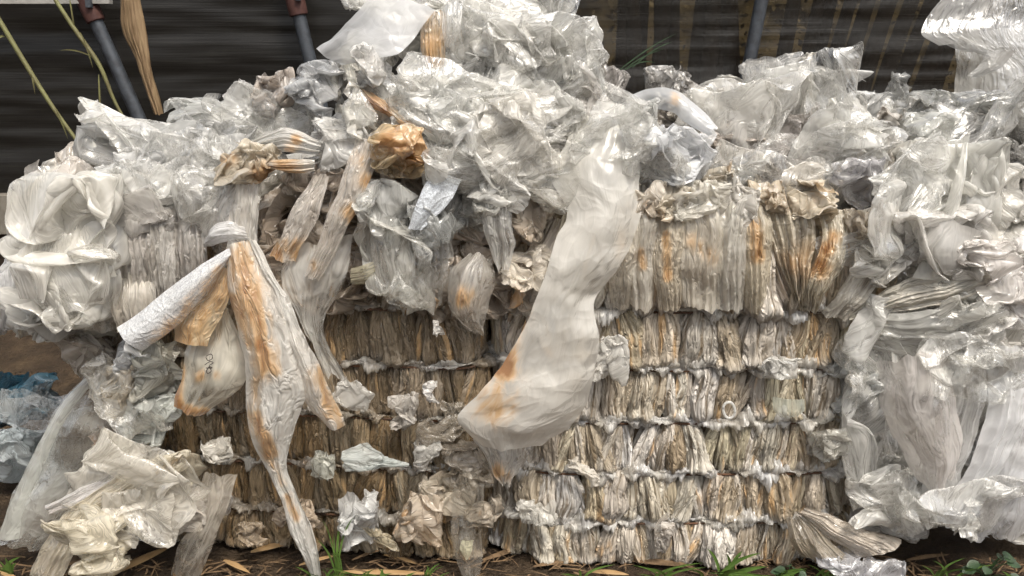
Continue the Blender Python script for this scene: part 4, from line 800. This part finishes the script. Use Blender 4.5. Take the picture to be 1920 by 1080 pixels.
# ------------------------------------------------------------------ ground, wall, plants
def structure(o): o['kind'] = 'structure'; return o
def ground():
    xs = np.concatenate([np.linspace(-60, -2.2, 24), np.linspace(-2.1, 2.1, 170), np.linspace(2.2, 60, 24)])
    ys = np.concatenate([np.linspace(-60, -1.0, 24), np.linspace(-.95, 1.0, 90), np.linspace(1.05, 3, 30), np.linspace(3.3, 80, 24)])
    X, Y = np.meshgrid(xs, ys)
    P = np.stack([X, Y, 0 * X], -1)
    near = np.exp(-((X / 3) ** 2 + (Y / 2.5) ** 2))
    Z = -.012 + near * (.025 * pn(P * 4, 3) + .014 * pn(P * 14, 4) + .008 * pn(P * 40, 5))
    Z = Z + .30 * np.clip((Y - .9) / 1.1, 0, 1) ** 1.3 * np.clip((7.5 - np.abs(X)) / 2, 0, 1)
    Z = np.where((X < -.3) | (Y < -.1) | (Y > .9), Z, np.minimum(Z, -.004))
    o = structure(put('ground', np.stack([X, Y, Z], -1), grid_q(len(ys), len(xs)), None, None, 'soil')); return o
ground()
WY = 2.0
def wall():
    root = bpy.data.objects.new('film_wall', None); sc.collection.objects.link(root); root.location = (0, WY, 0)
    tag(root, 'black plastic sheet stretched along the greenhouse side behind the bales', 'wall')
    xs = np.linspace(-7, 7, 400); zs = np.linspace(.84, 2.5, 90)
    X, Z = np.meshgrid(xs, zs)
    q = np.stack([X * .8, 0 * X, Z * 7], -1)
    Y = .02 * pn(q, 2) + .007 * ridge(q * (1.3, 1, 2.2), 3) + .01 * pn(np.stack([X * 3, 0 * X, Z * 25], -1), 4)
    put('black_sheet', np.stack([X, Y, Z], -1), grid_q(90, 400), None, None, 'black', parent=root)
    m = Mesh(); m.box((0, .06, 2.53), (7, .03, .03)); m.put('top_rail', None, None, 'steel', parent=root, smooth=False)
wall()
o = Mesh(); zt = at(0, 362, WY)[2]; zb = at(0, 432, WY)[2]
o.box((0, WY + .02, (zt + zb) / 2), (7, .12, (zt - zb) / 2)); cb = o.put('kerb_beam', 'long grey concrete beam along the foot of the black sheet', 'beam', 'block', smooth=False)
o = Mesh(); o.box((0, WY + .06, zb / 2 + .1), (7, .05, zb / 2 - .12)); o.put('board_wall', 'dark weathered boarding under the concrete beam', 'boarding', 'board', smooth=False)
def post(px0, py0, px1, py1, label, clamp=True):
    root = bpy.data.objects.new('steel_post', None); sc.collection.objects.link(root)
    a, b = at(px0, py0, WY - .10), at(px1, py1, WY - .10); d = b - a
    top = a - d * 1.2; foot = a + d * ((zb - a[2]) / d[2])
    root.location = foot; tag(root, label, 'post', 'steel posts along the black sheet')
    V, Q = tube([top - foot, (top + foot) / 2 - foot, np.zeros(3)], .032, 14, 12); put('tube', V, Q, None, None, 'steel', parent=root)
    if clamp:
        c = a - foot; u = d / np.linalg.norm(d)
        V, Q = tube([c - u * .12, c - u * .118, c - u * .02, c + u * .045, c + u * .047, c + u * .05], [.02, .044, .046, .043, .040, .02], 16, 40); cl = put('red_clamp', V, Q, None, None, 'redclamp', parent=root)
        m = Mesh(); m.box(c - u * .05 + np.array([.03, -.05, 0]), (.012, .012, .03)); m.put('bolt', None, None, 'steel', parent=cl, smooth=False)
post(172, 22, 258, 215, 'left leaning grey steel post with red clamp')
post(556, 10, 586, 132, 'grey steel post with red clamp beside the tall heap')
post(1428, 0, 1410, 92, 'grey steel post above the right bale', False)
o = Mesh(); c = at(40, -2, WY - .12) - np.array([2.4, 0, 0]); o.box(c, (2.82, .02, .022)); o.put('pale_rail', 'pale rail at the upper left corner above the black sheet', 'rail', 'rail', smooth=False)
# far wood behind the black sheet
R2 = np.random.RandomState(3)
for i, (px, lean) in enumerate([(1165, .0), (1205, -.3), (1245, -.2), (1290, .2), (1320, .1), (1385, -.3), (1480, .5), (1520, .7), (1575, .8), (1610, .9), (1680, 1.0), (1710, .9), (1190, .1), (1225, .15), (1262, -.1), (1308, .3), (1350, .0), (1440, .4), (1500, .5), (1545, .75), (1640, 1.0), (380, -.4), (480, -.3)]):
    b = at(px, 190, 5 + R2.rand() * 2); b[2] = 0.2
    V, Q = tube([b, b + (lean * .25, 0, 1.2), b + (lean * .6, 0, 2.4), b + (lean * 1.0, 0, 3.8)], [.07 + .04 * R2.rand(), .07, .055, .04], 10, 20)
    t = put('tree', V, Q, 'thin dark trunk seen dimly through the black sheet', 'tree', 'bark', 'trunks dimly seen through the black sheet')
def far():
    rs = np.random.RandomState(9); m = Mesh(); nq = 12000
    x = rs.uniform(-7, 7, nq); z = rs.uniform(0, 4.2, nq) ; y = 8.5 + rs.uniform(-.7, .7, nq)
    c = np.stack([x, y, z], -1); s = rs.uniform(.02, .075, nq)[:, None]
    a = rs.normal(size=(nq, 3)); a /= np.linalg.norm(a, axis=1)[:, None]; b = np.cross(a, rs.normal(size=(nq, 3))); b /= np.linalg.norm(b, axis=1)[:, None]
    V = np.stack([c - a * s, c + b * s * .5, c + a * s, c - b * s * .5], 1).reshape(-1, 3)
    m.add(V, np.arange(nq * 4).reshape(-1, 4)); m.box((0, 9.8, 2.1), (9, .2, 2.3))
    o = m.put('undergrowth', None, None, 'wood_far', smooth=False); o['kind'] = 'stuff'
far()
def blade(m, base, tip, w, bend, n=9, fold=.25, nrm=None):
    base, tip = np.array(base, float), np.array(tip, float); t = np.linspace(0, 1, n)[:, None]
    mid = (base + tip) / 2 + np.array(bend)
    c = (1 - t) ** 2 * base + 2 * t * (1 - t) * mid + t * t * tip
    d = np.gradient(c, axis=0); s = np.cross(d, nrm if nrm is not None else np.array([.15, 1., .1])); s /= np.linalg.norm(s, axis=1)[:, None] + 1e-9
    up = np.cross(s, d); up /= np.linalg.norm(up, axis=1)[:, None] + 1e-9
    prof = (np.clip(np.sin(math.pi * (t * .9 + .1)) ** .8, .02, 1)) * w
    V = np.stack([c - s * prof, c + up * prof * fold, c + s * prof], 1)
    m.add(V, grid_q(n, 3))
def grass(px, py, Y, label, num, h, spread, seed, w=.004, mat='leaf', lean=0):
    rs = np.random.RandomState(seed); m = Mesh(); b = at(px, py, Y); b[2] = 0
    for i in range(num):
        bb = b + (rs.normal() * spread * .3, rs.normal() * spread * .12, 0)
        hh = h * rs.uniform(.45, 1); dx = rs.normal() * spread * hh / h * 1.1 + lean
        blade(m, bb, bb + (dx, -abs(rs.normal()) * spread * .5, hh), w * rs.uniform(.6, 1.3), (-dx * .3, 0, hh * .25))
    return m.put('grass_tuft', label, 'grass', mat, 'grass tufts along the foot of the bales')
grass(632, 1040, -.10, 'tall green grass tuft in front of the left bale', 8, .22, .03, 1, .0032)
grass(612, 1050, -.13, 'short green grass by the tail of the long strip', 16, .07, .05, 2)
grass(735, 1045, -.12, 'bright green grass tuft before the torn wad', 9, .05, .06, 3, .0035)
grass(800, 1060, -.12, 'fine green sprig before the dark gap', 10, .07, .05, 4, .003)
grass(1350, 1070, -.12, 'broad-bladed grass tuft at the foot of the right bale', 9, .12, .10, 5, .0075)
grass(1460, 1075, -.12, 'low grass left of the flared foot', 12, .06, .10, 6, .005)
grass(1900, 1085, -.2, 'green blades at the lower right corner', 6, .11, .05, 7, .006)
grass(22, 1080, -.1, 'thin green seedling at the lower left corner', 8, .09, .05, 8, .005)
for k, a in enumerate([(1240, 1072, 'short grass under the right bale, left of the broad-bladed tuft', 9, .07), (1090, 1074, 'sparse grass blades below the milky pouch', 7, .05), (690, 1062, 'grass between the white wad and the bottom edge', 9, .06), (1560, 1072, 'thin grass beside the lilac scrap', 8, .07), (1760, 1075, 'grass blades in the shade of the white bags', 8, .08)]):
    grass(a[0], a[1], -.11, a[2], a[3], a[4], .07, 20 + k, .0035)
def leafy(px, py, Y, label, num, size, seed):
    rs = np.random.RandomState(seed); b = at(px, py, Y); b[2] = 0
    root = bpy.data.objects.new('leafy_plant', None); sc.collection.objects.link(root); root.location = b
    tag(root, label, 'plant', 'dark leafy weeds by the bales')
    st = Mesh()
    for i in range(num):
        a = rs.uniform(0, 2 * math.pi); L = size * rs.uniform(.5, 1.1); h = size * rs.uniform(.5, 1.2)
        tip = np.array([math.cos(a) * L * .8, math.sin(a) * L * .4 - .03, h])
        V, Q = tube([(0, 0, 0), tip * (.5, .5, .65), tip], .0016, 6, 8); st.add(V, Q)
        m = Mesh(); e = tip + np.array([math.cos(a), math.sin(a) * .5, -.25]) * size * .55
        blade(m, tip, e, size * .2, (0, 0, size * .08), 9, -.2, np.array([0, -.45, 1.])); m.put('leaf', None, None, 'darkleaf', parent=root)
    st.put('stem', None, None, 'darkleaf', parent=root)
leafy(1850, 1060, -.1, 'dark leafy weed under the white bags', 12, .075, 1)
leafy(1480, 1075, -.11, 'dark round-leaved weed before the right bale', 7, .06, 2)
# dry leaves, straw and sticks
def dry(px, py, px2, py2, w, label, mat='straw', name='dry_leaf', z=.012, cat='dry leaf'):
    def gp(x, y):
        d = FW * F + RT * (x - 960) + UP * (540 - y); return CAM + d * ((z - CAM[2]) / d[2])
    a, b = gp(px, py), gp(px2, py2); m = Mesh()
    blade(m, a, b, w, ((b - a)[1] * .06, (b - a)[0] * -.04, .012), 14, .35, np.array([0, -.3, 1.])); return m.put(name, label, cat, mat)
dry(205, 1078, 325, 1022, .016, 'long tan dry leaf at the lower left between the tails')
dry(235, 1010, 310, 985, .008, 'narrow dry blade behind the tan leaf')
dry(640, 1072, 820, 1076, .010, 'yellow dry cane leaf lying along the bottom edge')
dry(470, 1035, 560, 1015, .012, 'brown dry leaf left of the long strip')
dry(905, 1050, 1000, 1020, .010, 'brown curled stalk leaning in the dark gap', 'stick')
dry(720, 1040, 790, 1060, .007, 'orange dry blade among the grass')
dry(1180, 1050, 1300, 1062, .012, 'brown dead leaf at the foot of the right bale', 'stick')
dry(-5, 1070, 40, 1090, .008, 'tan stalk at the lower left corner')
for i, a in enumerate([(560,1060,640,1040,.007,'short tan straw by the tail of the long strip'),(1000,1062,1090,1050,.008,'dry curled leaf under the right bale'),(1110,1072,1180,1078,.009,'pale dry leaf at the bottom edge under the right bale'),(1230,1040,1330,1078,.006,'thin dead stalk slanting before the right bale'),(1540,1070,1600,1078,.009,'brown leaf by the lilac scrap'),(1700,1050,1780,1040,.008,'brown leaf in the shade of the white bags'),(420,1050,470,1075,.009,'dead leaf between the trailing sheet and the long strip'),(660,1050,720,1030,.006,'tan straw under the white wad')]):
    dry(*a[:5], a[5], 'stick' if i % 2 else 'straw')
rl = np.random.RandomState(77); m = Mesh()
for i in range(900):
    x = rl.uniform(-1.7, 1.7); y = rl.uniform(-.28, .0) if rl.rand() < .8 else rl.uniform(-.9, -.2); a = rl.uniform(0, math.pi); L = rl.uniform(.01, .06)
    d = np.array([math.cos(a) * L, math.sin(a) * L * .7, rl.uniform(-.1, .2) * L]); p = np.array([x, y, .006 + rl.rand() * .012])
    blade(m, p - d, p + d, rl.uniform(.0008, .004), (rl.normal() * .006, rl.normal() * .006, .003), 6, .3, np.array([0, -.2, 1.]))
o = m.put('straw_litter', None, None, 'stick'); o['kind'] = 'stuff'
# plants hanging in front of the wall at left
sheetL = [(228, -6, 1.3), (232, 60, 1.3), (262, 120, 1.3), (292, 214, 1.3)]; sheetR = [(264, -6, 1.28), (276, 60, 1.28), (286, 130, 1.28), (306, 214, 1.3)]
def straw_mat(o): o.data.materials.clear(); o.data.materials.append(M['hangleaf']); return o
straw_mat(sheet(sheetL, sheetR, 'tan dried leaf sheaf hanging before the black sheet at left', 'fibrous', CR, 'dried leaf', None, 'dried_leaf', bulge=.02, pleat=(4, .012), wob=.004))
def cane(pts, rad, label, twigs, Y):
    root = bpy.data.objects.new('cane_stalk', None); sc.collection.objects.link(root); f = at(*pts[-1], Y); root.location = f
    tag(root, label, 'stalk', 'green stalks before the black sheet')
    V, Q = tube([at(*p, Y) - f for p in pts], rad, 10, 40); put('stem', V, Q, None, None, 'cane', parent=root)
    for (a, b, w) in twigs:
        m = Mesh(); blade(m, at(*a, Y) - f, at(*b, Y) - f, w, (.01, -.02, .03), 10, .3); m.put('blade', None, None, 'cane', parent=root)
cane([(-6, 30), (45, 115), (95, 195), (150, 272)], [.009, .009, .008, .007], 'leaning green cane at the far left', [((10, 70), (-8, 85), .004), ((100, 200), (128, 262), .004), ((60, 140), (66, 178), .004)], .9)
cane([(100, -6), (140, 55), (185, 120), (215, 190), (240, 236)], [.008, .009, .009, .007, .006], 'green cane crossing the left steel post', [((140, 60), (130, -5), .004), ((178, 110), (112, 95), .003), ((185, 140), (190, 240), .004), ((150, 60), (175, 130), .004)], 1.2)
m = Mesh()
for a, b in (((1140, 150), (1270, 62)), ((1185, 128), (1262, 78)), ((1160, 140), (1245, 92)), ((1175, 130), (1230, 118))): blade(m, at(*a, 1.0), at(*b, 1.0), .0025, (0, 0, .03), 8)
m.put('grass_sprig', 'thin dark grass sprig before the black sheet right of the heap', 'grass', 'darkleaf')
print('script built in', __import__('time').time() - T0)
